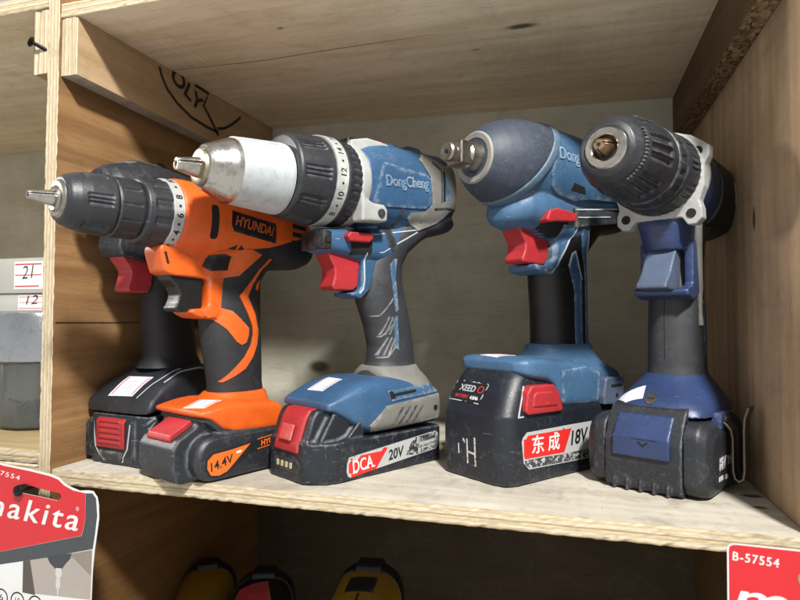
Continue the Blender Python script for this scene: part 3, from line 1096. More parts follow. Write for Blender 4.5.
    bs.box(45, 54, -13, 17.5, 181, 196)
    fc = part('front_clip', bs, MT['black'], d, 40, 1.5)
    sc = MB()
    sc.lathe([(0, 2.6), (1, 2.4)], 0, n=24)
    scr = MB()
    scr.tube([(49.5, 17.4, 189), (49.5, 18.6, 189)], 3, 24)
    so = part('screw', scr, MT['wire'], d, 40)
    t = MB()
    t.prism([(44, 181), (40, 174), (35.5, 167), (35.5, 160), (38, 152), (36, 149), (16, 149), (11, 153), (9, 178), (14, 183)], -9.5, 9.5)
    shell('trigger', t, MT['red'], d, 0.9, 7)
    # gear case, collars, chuck
    gc = MB()
    gc.lathe([(28, 28), (28, 35), (26, 35.5), (18, 35), (15, 32), (12, 28)], 238, n=96)
    gc.prism([(27, 204), (0, 206), (-1, 216), (3, 220), (13, 220), (22, 222), (27, 226)], 20, 34)
    gc.prism([(26, 262), (-14, 268), (-16, 278), (8, 279), (26, 274)], -18, 18)
    gcs = shell('gear_case', gc, MT['silver'], d, 1.1, 4)
    lug = MB()
    lug.tube([(7, 30, 212.5), (7, 35.2, 212.5)], 3.6, 24)
    part('screw', lug, MT['black'], d, 40)
    tp = MB()
    tp.prism([(-10, 277), (-12, 283), (-24, 283.5), (-26, 278)], -6, 8)
    shell('gear_selector', tp, MT['red'], d, 0.9, 3)
    tb = MB()
    tb.prism([(28, 268), (26, 277), (4, 280), (0, 272)], -4, 14)
    shell('selector_track', tb, MT['black'], d, 0.9, 3)
    rear = MB()
    rear.lathe(lerp_prof([(43, 30), (42.6, 35.4), (41, 36), (29, 36), (27.4, 35), (27, 28)], 16), 238, n=240, mod=flutes([k * 10 for k in range(36)], 25, 38, 0.8, 4, 0.3))
    part('rear_collar', rear, MT['chuck'], d, 50)
    nr = MB()
    nr.lathe([(54, 30), (53.8, 36.6), (43.2, 36.9), (43, 30)], 238, n=120)
    nro = part('number_ring', nr, MT['silver'], d, 30)
    wrap_digits('numbers', [('16', 58), ('14', 31), ('12', 2), ('10', -27), ('8', -54)] + [('•', a) for a in (44, 16, -12, -41)], 36.85, 238, 48.3, 7.6, MT['black_mark'], nro, 0.015)
    cl = MB()
    cl.lathe(lerp_prof([(85, 27), (84.8, 31), (83, 32.6), (76, 33.6), (60, 35.6), (55, 36.2), (54, 35.6), (53.8, 30)], 40), 237, n=260,
             mod=flutes([k * 40 + o for k in range(9) for o in (-7, -1, 5)], 58, 81, 1.5, 3.2, 0.4))
    part('torque_collar', cl, MT['chuck'], d, 50)
    sl = MB()
    sl.lathe(lerp_prof([(126.4, 23.4), (126, 24.2), (120, 24.9), (100, 26.6), (88, 27.6), (85.6, 27.4), (84, 25)], 230), 233.5, n=128,
             mod=lambda x, th: 0.07 * math.sin(x * 6.4) if x < 119 else 0.0)
    ss = part('chuck_sleeve', sl, MT['alu'], d, 40)
    mf = MB()
    mf.lathe(lerp_prof([(147, 12), (147.4, 13.2), (146.6, 15.2), (144.6, 16.6), (143.8, 16.9), (135, 21.0), (129.6, 23.4), (126.2, 24.1), (125.8, 22)], 30), 232.6, n=96)
    part('chuck_body', mf, MT['bright'], ss, 25)
    yr = MB()
    yr.lathe([(150, 7), (150.4, 9.5), (149.6, 12.4), (147.4, 13.2), (146, 12)], 231.5, n=64)
    part('nose_ring', yr, metal('yellowed_steel', '#9c937c', 0.38), ss, 25)
    jaws(ss, 231, 165, 147, 4.6, 7.2, MT['bright'], 2.0)
    # foot
    ft = MB()
    ft.loft([ring_x(x, (z0 + z1) / 2, (z1 - z0) / 2, hy, 5.5, 64) for x, z0, z1, hy in
             ((-63, 32, 58, 34), (-59, 32, 66, 37), (-48, 32, 71, 37.5), (-10, 32, 76, 37.5), (10, 32, 76.5, 37.5), (18, 32, 76, 37), (28, 35, 74, 36.5), (40, 44, 69, 35), (52, 52, 63, 33), (58, 54, 60, 31))])
    fo = shell('foot', ft, MT['blue'], d, 1.2, 5)
    ft2 = MB()
    ft2.loft([ring_z(z, x0, x1, hy, 3.2) for z, x0, x1, hy in ((58, -16, -64.5, 38.2), (68, -10, -62, 36.5), (74, -6, -60, 32), (79, -6, -58, 25), (84, -8, -58, 19))])
    f2 = shell('foot_cover', ft2, MT['grey'], d, 1.2, 5)
    patch('charge_slot', [[(3, 66), (-60, 69), (-59, 61), (-2, 57)]], [fo, f2], MT['blue2'], d, 'y', 0.8, 2, 2.4)
    patch('slot_recess', [[(1.5, 65), (-1, 58.8), (-6, 59.2), (-6, 61), (-30, 62.6), (-30, 65), (-4, 63.4), (-2, 66)]], [fo, f2], MT['hole'], d, 'y', 1.0, 1.0, 2)
    ins = patch('side_insert', [[(21, 39.5), (3, 54), (-59, 59), (-62, 56), (-62, 40), (-58, 37.5), (10, 33.5), (17, 34)]], [fo, f2], MT['grey'], d, 'y', 2.0, 4, 2.4)
    patch('insert_ribs', [[(x, 38.5), (x - 11, 51.5), (x - 13.5, 51.5), (x - 2.5, 38.5)] for x in (-1, -9, -17, -25)], [ins], MT['midgrey'], ins, 'y', 0.35, 1, 2)
    hm = MB()
    hm.tube([(-53, 38, 47.5), (-53, 40.1, 47.5)], 2.2, 20)
    part('screw_hole', hm, MT['hole'], ins, 40)
    price_tag([fo], d, [(45, 6), (25, 6), (24, -14), (46, -14)])
    gr = patch('top_groove', [[(22, -18), (34, -24), (34, -25.2), (22, -19.5), (8, -10), (8, -9)]], [fo], MT['hole'], d, 'z', 0.2, 0.8, 2)
    # battery
    bt = MB()
    bt.prism_ax([(-63, -35), (-63, 35), (-60, 38), (56, 38), (63, 35.5), (72, 27), (75, 22), (75, -22), (72, -28), (63, -36), (56, -38), (-60, -38)], 0.6, 31, 'z')
    bt.prism([(75.5, 18), (75, 26), (67, 49), (63, 54), (55, 55), (-40, 55), (-40, 14), (60, 14)], -24, 24)
    bt.prism([(64, 28), (42, 33), (30, 45), (26, 36), (26, 24), (64, 20)], -36, 36)
    bt.prism([(70, 24), (60, 40), (52, 52), (36, 52), (36, 20)], -31, 31)
    bp = shell('battery', bt, MT['darkblue'], d, 1.15, 5)
    la = MB()
    la.prism([(77, 23), (76.4, 28), (69.4, 48), (65, 54.6), (58, 55.4), (56, 50), (66, 30), (70, 22)], -15, 17)
    lt = shell('release_latch', la, MT['red'], bp, 0.9, 4)
    pa = MB()
    pa.prism([(72.5, 43), (76.6, 31), (78, 32), (74, 43.6)], -7, 9)
    shell('thumb_pad', pa, plastic('pale_red_plastic', '#b84848', 0.45, 0.5), lt, 0.7, 2)
    le = MB()
    for k in range(4):
        y = -11 + k * 6
        le.prism_ax(rrect(y - 1.5, y + 1.5, 10, 14.5, 0.6, 3), 75.2, 75.8, 'x')
    pw = MB()
    pw.prism_ax(rrect(-16, 20, 7.5, 17.5, 2, 4), 74, 75.3, 'x')
    pwo = part('charge_gauge', pw, MT['black'], bp, 40)
    part('led_windows', le, MT['led'], pwo, 40)
    lb = [(45.5, 8), (45, 14), (43, 18.5), (1.5, 22), (-54, 26.5), (-58, 24), (-59, 15), (-55, 11), (12, 5.5), (41, 2.8), (44, 4)]
    l1 = patch('rating_label', [lb], [bp], MT['label_grey'], bp, 'y', 0.25, 0.5, 2.4)
    l2 = patch('red_field', [[(45.5, 8), (45, 14), (43, 18.5), (1.5, 22), (15.5, 5.2), (41, 2.8), (44, 4)]], [l1], MT['label_red'], l1, 'y', 0.15, 0.3, 2.4)
    write('lettering', [('DCA', (39, 5.6), (18.5, 7.6), 9.8, 0.012, 0.0)], [l2], MT['white_mark'], l2, 'y', 0.2, 0.3, flip=True)
    sf = []
    for x, z in ((38.2, 5.4), (38.2, 14.6)):
        sf.append([(x + 1.6, z), (x - 3.2, z + .3), (x - 3.2, z + 1.3), (x + 1.6, z + 1.0)])
    sf += [[(26.3, 6.9), (22.8, 7.2), (22.8, 8.2), (26.3, 7.9)], [(20.6, 7.3), (16.8, 7.6), (16.8, 8.6), (20.6, 8.3)]]
    patch('letter_serifs', sf, [l2], MT['white_mark'], l2, 'y', 0.22, 0.3, 2)
    write('voltage_lettering', [('20V', (2, 9.3), (-16, 10.9), 8.6, 0.02, 0.18)], [l1], MT['black_mark'], l1, 'y', 0.2, 0.3, flip=True)
    patch('worn_black_field', [[(-18, 11), (-24, 20), (-30, 24), (-56, 25.8), (-57, 21), (-34, 19), (-32, 13), (-56, 14.8), (-55, 12), (-30, 9.6)]], [l1], flat('worn_black_print', '#2b2d30', 0.6, 0.75, '#a4a6a5', 240), l1, 'y', 0.15, 0.3, 2.4)
    write('capacity_lettering', [('1.5AH', (-36, 19.4), (-54, 21), 4.4, 0.02, 0.0), ('18V MAX 27WH', (-34, 14.2), (-55, 16), 2.3, 0.0, 0.0)], [l1], flat('grey_print', '#4a4c50', 0.6, 0.4, '#a4a6a5', 300), l1, 'y', 0.3, 0.3, flip=True)
    return d
# ------------------------------------------------------------------ impact wrench
def impact_wrench():
    Z = 254.5
    d = thing('impact_wrench', 'blue impact wrench with bare square drive and slate nose boot on a tall 18V battery', 'impact wrench',
              (0.3762, 0.1196, 0.0), -127, 'battery tools standing on the shelf')
    # housing
    b = MB()
    b.loft([ring_x(x, zc, hz, hy, n) for x, zc, hz, hy, n in
            ((36, Z, 31.4, 31.4, 2), (26, Z, 35, 35, 2), (14, Z, 37.2, 37, 2), (-4, Z, 38.4, 37.6, 2.1), (-30, Z - 1, 38, 37, 2.3), (-60, Z - 2, 37, 36, 2.5), (-95, Z - 3, 36, 34, 2.6), (-112, Z - 4, 30, 29, 2.5), (-117, Z - 4, 24, 24, 2.4))])
    b.loft([ring_x(x, zc, hz, hy, n) for x, zc, hz, hy, n in
            ((33, 211, 5, 8, 2.2), (30, 212, 9, 13, 2.2), (24, 216, 15, 20, 2.2), (16, 219, 19, 25.5, 2.2), (4, 220, 22, 28.5, 2.2), (-10, 217, 24, 28, 2.4), (-40, 213, 24, 26, 2.6), (-66, 216, 22, 24, 2.6))])
    b.prism([(-26, 205), (-22, 176), (-14, 170), (3, 171.5), (2, 166.5), (-12, 163), (-30, 172), (-62, 176), (-64, 205)], -17, 17)
    hs = shell('housing', b, MT['blue2'], d, 1.25, 16)

    # boot over the front, its rear seam leaning forward towards the bottom
    def slanted(prof, x_lean, n=120, m=40):
        pr = lerp_prof(prof, m)
        x0, x1 = pr[0][0], prof[-2][0]
        rings = []
        for (x, r) in pr:
            ring = []
            for k in range(n):
                t = 2 * math.pi * k / n
                w = (x0 - x) / (x0 - x1)
                xe = x1 - x_lean * math.sin(t)
                xx = x0 + (xe - x0) * w
                q = min(max(xx, -20), 58)
                rr = np.interp(-q, [-58, -57.5, -53, -46, -37, -27, -18, -8, 10, 30], [18, 20.6, 24.8, 29.3, 33.4, 36.6, 38.6, 39.6, 40, 39.8])
                if r == 35 or w > 1.0:
                    rr -= 4
                ring.append((xx, rr * math.cos(t), Z + rr * math.sin(t)))
            rings.append(ring)
        return rings
    n = MB()
    n.loft(slanted([(58, 18), (57.5, 20.6), (53, 24.8), (46, 30.4), (37, 33.6), (27, 36.6), (18, 38.6), (12, 39), (11, 35)], 24))
    bo = shell('nose_boot', n, MT['nose'], d, 1.2, 3)
    band = MB()
    rings = []
    for dx, dr in ((1, -6), (1, 0.4), (-1, 0.8), (-6, 0.6), (-9, -0.6), (-10, -6)):
        ring = []
        for k in range(120):
            t = 2 * math.pi * k / 120
            xx = 12 + dx - 24 * math.sin(t)
            rr = np.interp(-xx, [-46, -37, -27, -18, -8, 10, 30], [29.3, 33.4, 36.6, 38.4, 39.2, 39.6, 39.4]) + dr
            ring.append((xx, rr * math.cos(t), Z + rr * math.sin(t)))
        rings.append(ring)
    band.loft(rings)
    shell('boot_band', band, plastic('grey_blue_band', '#51687c', 0.5, 0.7, dust='#93958e', edge=0.5), d, 1.1, 2)
    pn = [(4, 280), (-2, 284), (-30, 284), (-70, 281), (-95, 270), (-97, 232), (-50, 229), (-32, 226), (-8, 229), (2, 234), (7, 244), (7, 270)]
    pa = patch('badge_panel', [pn], [hs], MT['blue2'], d, 'y', 1.0, 2.5, 3)
    write('lettering', [('DongCheng', (-1, 252), (-60, 252), 13.5, 0.012, 0.0)], [pa], MT['logo'], pa, 'y', 0.8, 1.2, flip=True)
    patch('air_slot', [[(-22, 233), (-23, 239), (-38, 237), (-42, 232)]], [pa, hs], MT['hole'], d, 'y', 0.2, 1, 2)
    # drive
    an = MB()
    an.lathe([(87, 4.4), (87.4, 6.6), (86, 7.6), (83, 7.8), (81.8, 6.6), (80, 6.4), (79.6, 8.2), (77, 8.2)], Z, n=48)
    an.loft([ring_x(x, Z, hw, hw, 26, 64) for x, hw in ((79.4, 7.8), (78.4, 8.9), (67, 8.9), (65.4, 8.4))])
    an.lathe([(70, 9.6), (68, 11), (62, 11.2), (58, 12.4), (50, 12.4)], Z, n=48)
    a_ = part('square_drive', an, MT['steel'], d, 30)
    pin = MB()
    pin.lathe([(87.6, 1.7), (86, 1.6)], Z, n=20)
    part('bore', pin, MT['hole'], a_, 30)
    ws = MB()
    ws.lathe([(55, 11), (57, 15), (58.4, 15.8), (58.6, 19.6), (57.4, 21), (55, 21)], Z, n=72)
    part('drive_washer', ws, plastic('chalky_washer', '#8c887e', 0.5, 0.6, dust='#4a4842', edge=0.6), d, 30)
    # trigger, switch
    t = MB()
    t.prism([(17, 203), (13, 196), (8, 189), (9, 182), (12.5, 175.5), (11, 172.5), (-14, 171.5), (-20, 176), (-24, 200), (-16, 206)], -10.5, 10.5)
    shell('trigger', t, MT['red'], d, 0.9, 7)
    rc = patch('switch_recess', [[(3, 207), (-27, 210), (-26, 195), (3, 193)]], [hs], MT['hole'], d, 'y', 0.4, 1, 2)
    sb = MB()
    sb.prism([(6, 206), (2, 214), (-8, 217), (-30, 215.5), (-34, 213), (-33, 208), (-8, 206), (3, 204)], 17, 31)
    shell('direction_button', sb, MT['red'], d, 0.85, 4)
    # grip
    g = MB()
    g.loft([ring_z(*a) for a in ((84, -4, -92, 26, 2.6), (94, -16, -80, 20.5, 2.4), (110, -18, -78, 19.5, 2.4), (135, -17, -78, 19.5, 2.4), (155, -15, -78, 19.5, 2.4), (170, -14, -77, 19.5, 2.4), (186, -16, -78, 20, 2.4), (204, -26, -96, 22, 2.4), (214, -36, -108, 24, 2.4))])
    g.loft([ring_x(x, zc, hz, hy, nn) for x, zc, hz, hy, nn in ((-50, 216, 14, 26, 3), (-92, 217, 13, 27, 3), (-118, 218, 11, 25, 3), (-124, 218, 7, 20, 3))])
    gp = shell('grip', g, MT['black'], d, 1.2, 8)
    bl = [(-22, 205), (-21, 178), (-12, 171), (0, 172), (-6, 166), (-20, 164), (-33, 186), (-39, 197), (-41, 205)]
    patch('guard_inlay', [bl], [hs, gp], MT['blue'], d, 'y', 0.8, 2, 2.2)
    patch('handle_stripe', [[(-37, 171), (-41, 182), (-45, 184), (-48, 176), (-54, 160), (-55, 92), (-45, 92), (-44, 150), (-40, 162)],
                            [(-51, 204), (-55, 186), (-61, 168), (-62, 92), (-67, 92), (-67, 168), (-61, 204)]], [hs, gp], MT['blue'], d, 'y', 0.7, 2, 2.4)
    patch('seam_line', [[(-41.5, 205), (-39.5, 197), (-33.5, 186), (-20.5, 164.4), (-19.4, 164.8), (-32.3, 186.6), (-38.3, 197.6), (-40, 205)],
                        [(-36.4, 171), (-40.6, 182.4), (-45, 185), (-49, 176), (-55, 160), (-54, 160), (-48.2, 175.6), (-44.6, 183.6), (-41.4, 181.6), (-37.6, 171)],
                        [(-60.6, 204), (-66.6, 168), (-66.8, 120), (-67.8, 120), (-67.8, 168), (-62, 204)]], [hs, gp], MT['line'], d, 'y', 1.0, 1.2, 2)
    patch('side_rail', [[(-33, 220), (-104, 228), (-106, 214), (-60, 208), (-36, 204)]], [hs, gp], MT['midgrey'], d, 'y', 2.2, 4, 2.4)
    patch('rail_line', [[(-36, 218.5), (-102, 226), (-102, 227), (-36, 219.6)], [(-38, 212), (-84, 217), (-84, 218), (-38, 213)]], [hs, gp], MT['line'], d, 'y', 3.0, 2, 2.4)
    sc = MB()
    sc.tube([(-29, 18, 167.5), (-29, 20.5, 167.5)], 2.0, 16)
    part('screw', sc, MT['hole'], d, 40)
    # foot
    ft = MB()
    ft.loft([ring_x(x, (z0 + z1) / 2, (z1 - z0) / 2, hy, 5, 64) for x, z0, z1, hy in
             ((-88, 50, 76, 34), (-85, 50, 83, 37), (-70, 50, 88, 38), (-30, 50, 91, 38), (-4, 52, 93, 38), (6, 70, 94, 38), (14, 75, 95, 38), (30, 78, 95.5, 38), (36, 80, 95, 36.5), (40, 82, 94, 33), (43, 84, 92, 28))])
    ft.loft([ring_z(z, x0, x1, hy, 2.6) for z, x0, x1, hy in ((86, 4, -86, 34), (93, -8, -84, 26), (98, -12, -82, 22), (104, -14, -80, 20.4))])
    fo = shell('foot', ft, MT['blue2'], d, 1.2, 5)
    patch('foot_panel', [[(0, 84), (-3, 56), (-50, 53.5), (-52, 80), (-40, 86)]], [fo], MT['blue2'], d, 'y', 0.9, 2, 2.4)
    mb = MB()
    mb.prism([(-55, 74), (-58, 76), (-80, 75), (-83, 70), (-82, 52), (-76, 51), (-53, 53), (-52, 60)], 36, 43)
    mt = shell('hook_mount', mb, MT['trig'], d, 0.9, 3)
    hm = MB()
    hm.prism(rrect(-78, -62, 67.5, 69.5, 0.7, 3), 42.5, 43.6)
    hm.tube([(-70, 42, 60), (-70, 43.7, 60)], 1.6, 16)
    part('mount_slot', hm, MT['hole'], mt, 40)
    price_tag([fo], d, [(39, 6), (20, 9), (16, -14), (36, -16)])
    # battery
    bt = MB()
    bt.prism_ax(rrect(-86, 63, -38, 38, 14, 8), 0.6, 52, 'z')
    bt.loft([[(x, y, z) for x, y in rrect(-86, x1, -hy, hy, rr, 8)] for z, x1, hy, rr in ((44, 63, 38, 14), (54, 62, 37.4, 14), (68, 55, 35.5, 14), (80, 47, 33, 13), (85, 43, 30, 12))])
    bp = shell('battery', bt, MT['darkblue'], d, 1.3, 5)
    patch('scuff_line', [[(50, 51), (40, 74), (38.6, 74), (48.6, 51)], [(50, 51), (43.5, 51), (43.5, 52), (49.6, 52)]], [bp], MT['line'], bp, 'y', 0.3, 0.8, 2)
    bu = MB()
    bu.prism([(44, 55.5), (42, 69), (37, 74.5), (11, 74), (4, 66), (0, 54), (2, 52.5), (41, 53)], 30, 41)
    rb = shell('release_button', bu, MT['red'], bp, 0.9, 4)
    b3 = MB()
    b3.prism([(37, 58.5), (36, 67), (33, 69.5), (14, 69), (9, 63), (7, 57.5)], 39, 42)
    shell('thumb_pad', b3, MT['red'], rb, 0.8, 3)
    # sloping information panel on the front shoulder
    o3 = Vector((58.5, -8, 68))
    N = Vector((0.86, 0.05, 0.5)).normalized()
    U = Vector((0, 1, 0))
    U = (U - N * U.dot(N)).normalized()
    V = N.cross(U)
    fr = (o3, U, V, N)
    pp = patch('information_panel', [[(-20, 10), (19, 9), (15, -9), (-23, -8)]], [bp], MT['black_mark'], bp, fr, 0.4, 0.8, 3)
    patch('panel_border', [[(-20, 10), (19, 9), (18.4, 8.2), (-19.6, 9.2)], [(19, 9), (15, -9), (14.2, -8.4), (18.2, 8.4)], [(15, -9), (-23, -8), (-22, -7.2), (14.4, -8.2)], [(-23, -8), (-20, 10), (-19.2, 9.6), (-22, -7.6)]],
          [pp], MT['line'], pp, fr, 0.2, 0.4, 2.5)
    write('lettering', [('XEED', (-12, 0.6), (6, 0.2), 5.6, 0.02, 0.0)], [pp], flat('grey_white_print', '#a8abb0', 0.5, 0.4, '#1c1e22', 300), pp, fr, 0.2, 0.3)
    write('round_mark', [('O', (8.5, 0), (15, -0.4), 6.4, 0.0, 0.0)], [pp], MT['sticker_red'], pp, fr, 0.2, 0.3)
    write('red_lettering', [('BATTERY', (-14, -5.2), (1, -5.5), 2.8, 0.02, 0.0)], [pp], MT['sticker_red'], pp, fr, 0.2, 0.3)
    write('capacity_lettering', [('4.0Ah', (3, -5.8), (12, -6), 3.0, 0.02, 0.0)], [pp], MT['white_mark'], pp, fr, 0.2, 0.3)
    # H scrawled on the front in white
    patch('white_scrawl', [[(y0, z0), (y0 + w0, z0), (y1 + w0, z1), (y1, z1)] for y0, z0, y1, z1, w0 in ((-3, 12, -4, 31, 1.3), (5.5, 11, 4.5, 33, 1.4), (-13, 18, -13.5, 26, 0.9))] +
          [[(-3, 20.5), (5.5, 19.5), (5.5, 21), (-3, 22)], [(-8, 29), (-6, 27), (-5.6, 29), (-7.6, 31)]], [bp], MT['worn_white'], bp, 'x', 0.2, 0.5, 2)
    lb = [(46, 33), (44.5, 36), (40, 39.5), (-15, 40), (-62, 40), (-64, 34), (-62, 12), (-34, 10), (38, 11.5), (44, 17)]
    l1 = patch('rating_label', [lb], [bp], MT['label_grey'], bp, 'y', 0.25, 0.5, 2.4)
    l2 = patch('red_field', [[(46, 33), (44.5, 36), (40, 39.5), (-15, 40), (-4, 19), (45.2, 20)]], [l1], MT['label_red'], l1, 'y', 0.15, 0.3, 2.4)
    write('lettering', [('东', (35, 22.5), (21, 22.3), 14, 0.012, 0.0), ('成', (16, 22.2), (2, 22), 14, 0.012, 0.0)], [l2], MT['white_mark'], l2, 'y', 0.2, 0.3, flip=True)
    write('voltage_lettering', [('18V', (-12.5, 23), (-36, 24), 12, 0.02, 0.22)], [l1], MT['black_mark'], l1, 'y', 0.2, 0.3, flip=True)
    patch('worn_black_field', [[(43, 18.5), (42, 15.5), (37, 12.4), (-34, 10.8), (-60, 13), (-61, 18), (0, 17.6), (20, 18.6)]], [l1], flat('flaking_print', '#3a3c40', 0.6, 0.62, '#b4b4b0', 320), l1, 'y', 0.15, 0.3, 2.4)
    return d


# ------------------------------------------------------------------ navy drill at the right
def navy_drill():
    Z = 236.0
    d = thing('cordless_drill', 'navy blue drill with rounded black keyless chuck and a steel belt hook', 'drill',
              (0.4874, 0.1071, 0.0), -117, 'battery tools standing on the shelf')
    # chuck
    ch = MB()
    ch.lathe(lerp_prof([(110, 13.5), (110.6, 15), (109, 18.2), (104, 21.4), (97, 24.4), (86, 27.2), (74, 28.4), (58, 28.2), (55, 27.6), (54, 24)], 70), Z, n=240,
             mod=flutes([k * 60 + o for k in range(6) for o in (-14, 0, 14)], 66, 97, 2.4, 9.5, 0.4))
    cs = part('chuck_sleeve', ch, MT['chuck'], d, 50)
    nr = MB()
    nr.lathe([(110, 8), (112, 8.4), (112.6, 9.2), (112.2, 13), (110.4, 14.2), (108, 13)], Z, n=80)
    part('nose_ring', nr, MT['bright'], cs, 30)
    rc = MB()
    rc.lathe([(110.3, 8.4), (109, 8)], Z, n=40)
    part('jaw_recess', rc, MT['hole'], cs, 30)
    jaws(cs, Z, 121, 108, 3.6, 6.0, MT['brass'], 1.4)
    dots = MB()
    for k in range(16):
        a = R(28 - k * 6)
        for x, r in ((101, 23.0),):
            dots.box(x - 1.6, x + 1.6, r * math.cos(a) - .5, r * math.cos(a) + .9, Z + r * math.sin(a) - .6, Z + r * math.sin(a) + .6)
    part('grip_dots', dots, MT['chuck'], cs, 40)
    r2 = MB()
    r2.lathe(lerp_prof([(55, 22), (54.6, 27.6), (53, 28.8), (44, 29.6), (42, 29), (41.6, 24)], 16), Z, n=240, mod=flutes([k * 20 for k in range(18)], 43, 53, 1.4, 9, 0.3))
    part('chuck_ring', r2, MT['chuck'], d, 50)
    co = MB()
    co.lathe(lerp_prof([(42, 24), (41.6, 29.4), (39, 30.6), (24, 31.4), (20, 31.6), (19.6, 28)], 24), Z - 1, n=240, mod=flutes([k * 36 + o for k in range(10) for o in (-6, 2, 10)], 22, 37, 1.4, 4, 0.3))
    tc = part('torque_collar', co, MT['chuck'], d, 50)
    tk = MB()
    for k in range(40):
        a = R(k * 9)
        r = 31.5
        c = Vector((20.5, r * math.cos(a), Z - 1 + r * math.sin(a)))
        tg = Vector((0, -math.sin(a), math.cos(a)))
        n_ = Vector((0, math.cos(a), math.sin(a)))
        q = [c + tg * u * 1.3 + Vector((1, 0, 0)) * w * 0.9 + n_ * 0.25 for u, w in ((-1, -1), (1, -1), (1, 1), (-1, 1))]
        tk.add([tuple(v) for v in q], [(0, 1, 2, 3)])
    part('scale_marks', tk, MT['white_mark'], tc, 0)
    # gear case with screw ears
    gc = MB()
    gc.lathe([(20, 28), (20, 32.6), (17, 33.6), (2, 33.4), (0, 30)], Z - 2, n=96)
    ears = []
    for sy in (-1, 1):
        for dz, yy in ((14, 29), (-31, 24)):
            ears.append((sy * yy, Z - 2 + dz))
    half = [(8, 33), (24, 27), (31, 22), (37, 17), (36.5, 10), (33.5, 4), (33, -12), (29.5, -22), (31, -27), (31.5, -35), (27, -39.5), (21, -39), (17, -33), (6, -34)]
    gc.prism_ax([(y, Z - 2 + z) for y, z in half] + [(-y, Z - 2 + z) for y, z in reversed(half)], 8, 19, 'x')
    gcs = shell('gear_case', gc, MT['silver'], d, 1.0, 4)
    for y, z in ears:
        ho = MB()
        ho.tube([(19.6, y, z), (12, y, z)], 3.4, 20)
        part('screw_hole', ho, MT['hole'], gcs, 40)
    # body
    b = MB()
    b.loft([ring_x(x, zc, hz, hy, n) for x, zc, hz, hy, n in ((4, Z - 3, 33, 31, 2.2), (-10, Z - 4, 33, 32, 2.3), (-40, Z - 5, 32, 31, 2.3), (-52, Z - 6, 28, 28, 2.2))])
    b.loft([ring_z(*a) for a in ((212, 18, -40, 25, 2.6), (196, 20, -42, 21, 2.6), (184, 17, -42, 18.5, 2.6), (178, 14, -42, 18, 2.6))])
    b.prism([(2, 185), (2, 152), (10, 150), (16, 147), (14, 143), (0, 140), (-14, 146), (-16, 186)], 13, 20)
    b.prism([(2, 185), (2, 152), (10, 150), (16, 147), (14, 143), (0, 140), (-14, 146), (-16, 186)], -20, -13)
    b.prism([(12, 148), (16, 147), (14, 143), (0, 140), (-6, 146)], -18, 18)
    hs = shell('housing', b, MT['navy'], d, 1.1, 7)
    m = MB()
    m.loft([ring_x(x, zc, hz, hy, n) for x, zc, hz, hy, n in ((-34, Z - 6, 34, 33, 2.2), (-50, Z - 8, 35, 35, 2.2), (-80, Z - 9, 34, 34, 2.3), (-98, Z - 10, 28, 29, 2.3), (-104, Z - 10, 20, 22, 2.2))])
    mc = shell('motor_cover', m, MT['black'], d, 1.2, 6)
    patch('cover_stripes', [[(-60 - k * 5, 238), (-61.4 - k * 5, 238), (-63.4 - k * 5, 220), (-62 - k * 5, 220)] for k in range(4)], [mc], MT['line'], d, 'y', 0.3, 0.8, 2)
    # grip
    g = MB()
    g.loft([ring_z(*a) for a in ((72, 6, -46, 22, 2.3), (88, 4, -46, 20.6, 2.3), (96, 4, -46, 20.5, 2.3), (120, 4, -45, 20, 2.3), (142, 3, -44, 19.5, 2.3), (165, -2, -44, 19, 2.3), (186, -6, -48, 19, 2.3), (200, -14, -56, 22, 2.3))])
    gp = shell('grip', g, MT['midgrey'], d, 1.1, 7)
    tb = MB()
    tb.tube([(-4, 19.5, 212), (-6, 20.5, 196), (-10, 19.6, 180), (-14, 19.2, 150), (-14, 19.8, 120)], [4, 4, 3.4, 3, 2.6], 14)
    shell('side_rib', tb, MT['grey'], d, 0.9, 4)
    patch('side_inlay', [[(-22, 140), (-34, 140), (-34, 98), (-22, 98)]], [gp], MT['navy'], d, 'y', 0.6, 1.5, 2.5)
    gl = MB()
    gl.box(0, 6.0, 0.0, 0.7, 92, 141)
    sm = patch('grip_seam', [[(-1.6, 94), (-1.0, 94), (-1.0, 141), (-1.6, 141)]], [gp], MT['hole'], d, 'x', 0.12, 0.8, 2)
    # trigger
    t = MB()
    t.prism([(8, 180), (14, 172), (22, 160), (32, 151), (32, 148), (14, 147), (2, 148), (-2, 178)], -12, 10)
    shell('trigger', t, MT['trig'], d, 0.9, 6)
    # foot
    ft = MB()
    ft.loft([ring_z(*a) for a in ((83, 5, -46, 21.5, 2.3), (79, 9, -48, 24, 2.4), (74, 15, -50, 28, 2.6), (69, 22, -52, 31.5, 2.9), (64, 28, -54, 34, 3.4), (60, 31, -56, 35.5, 4), (55, 33, -56, 36, 5))])
    fo = shell('foot', ft, MT['navy'], d, 1.1, 5)
    so = patch('screw', [[(-4 + 4 * math.cos(R(30 * k)), 66 + 4 * math.sin(R(30 * k))) for k in range(12)]], [fo], MT['steel'], d, 'x', 0.8, 1.5, 1.5)
    patch('cross_recess', [[(-6.6, 65.6), (-1.4, 65.6), (-1.4, 66.6), (-6.6, 66.6)]], [so], MT['hole'], so, 'x', 0.15, 0.4, 1.5)
    tg = patch('price_sticker', [[(29, -30), (17, -33), (14, -12), (26, -10)]], [fo], MT['sticker'], d, 'z', 0.4, 0.4, 2.5)
    # battery
    bt = MB()
    bt.prism([(46, 4), (47, 22), (46, 36), (40, 50), (32, 60), (26, 62), (-50, 62), (-56, 56), (-56, 4), (-52, 0.6), (42, 0.6)], -31, 23.5)
    for k in range(5):
        y = -24 + k * 9.6
        bt.prism([(47.5, 0.6), (48.2, 8), (46, 10), (40, 10), (40, 0.6)], y - 1.1, y + 1.1)
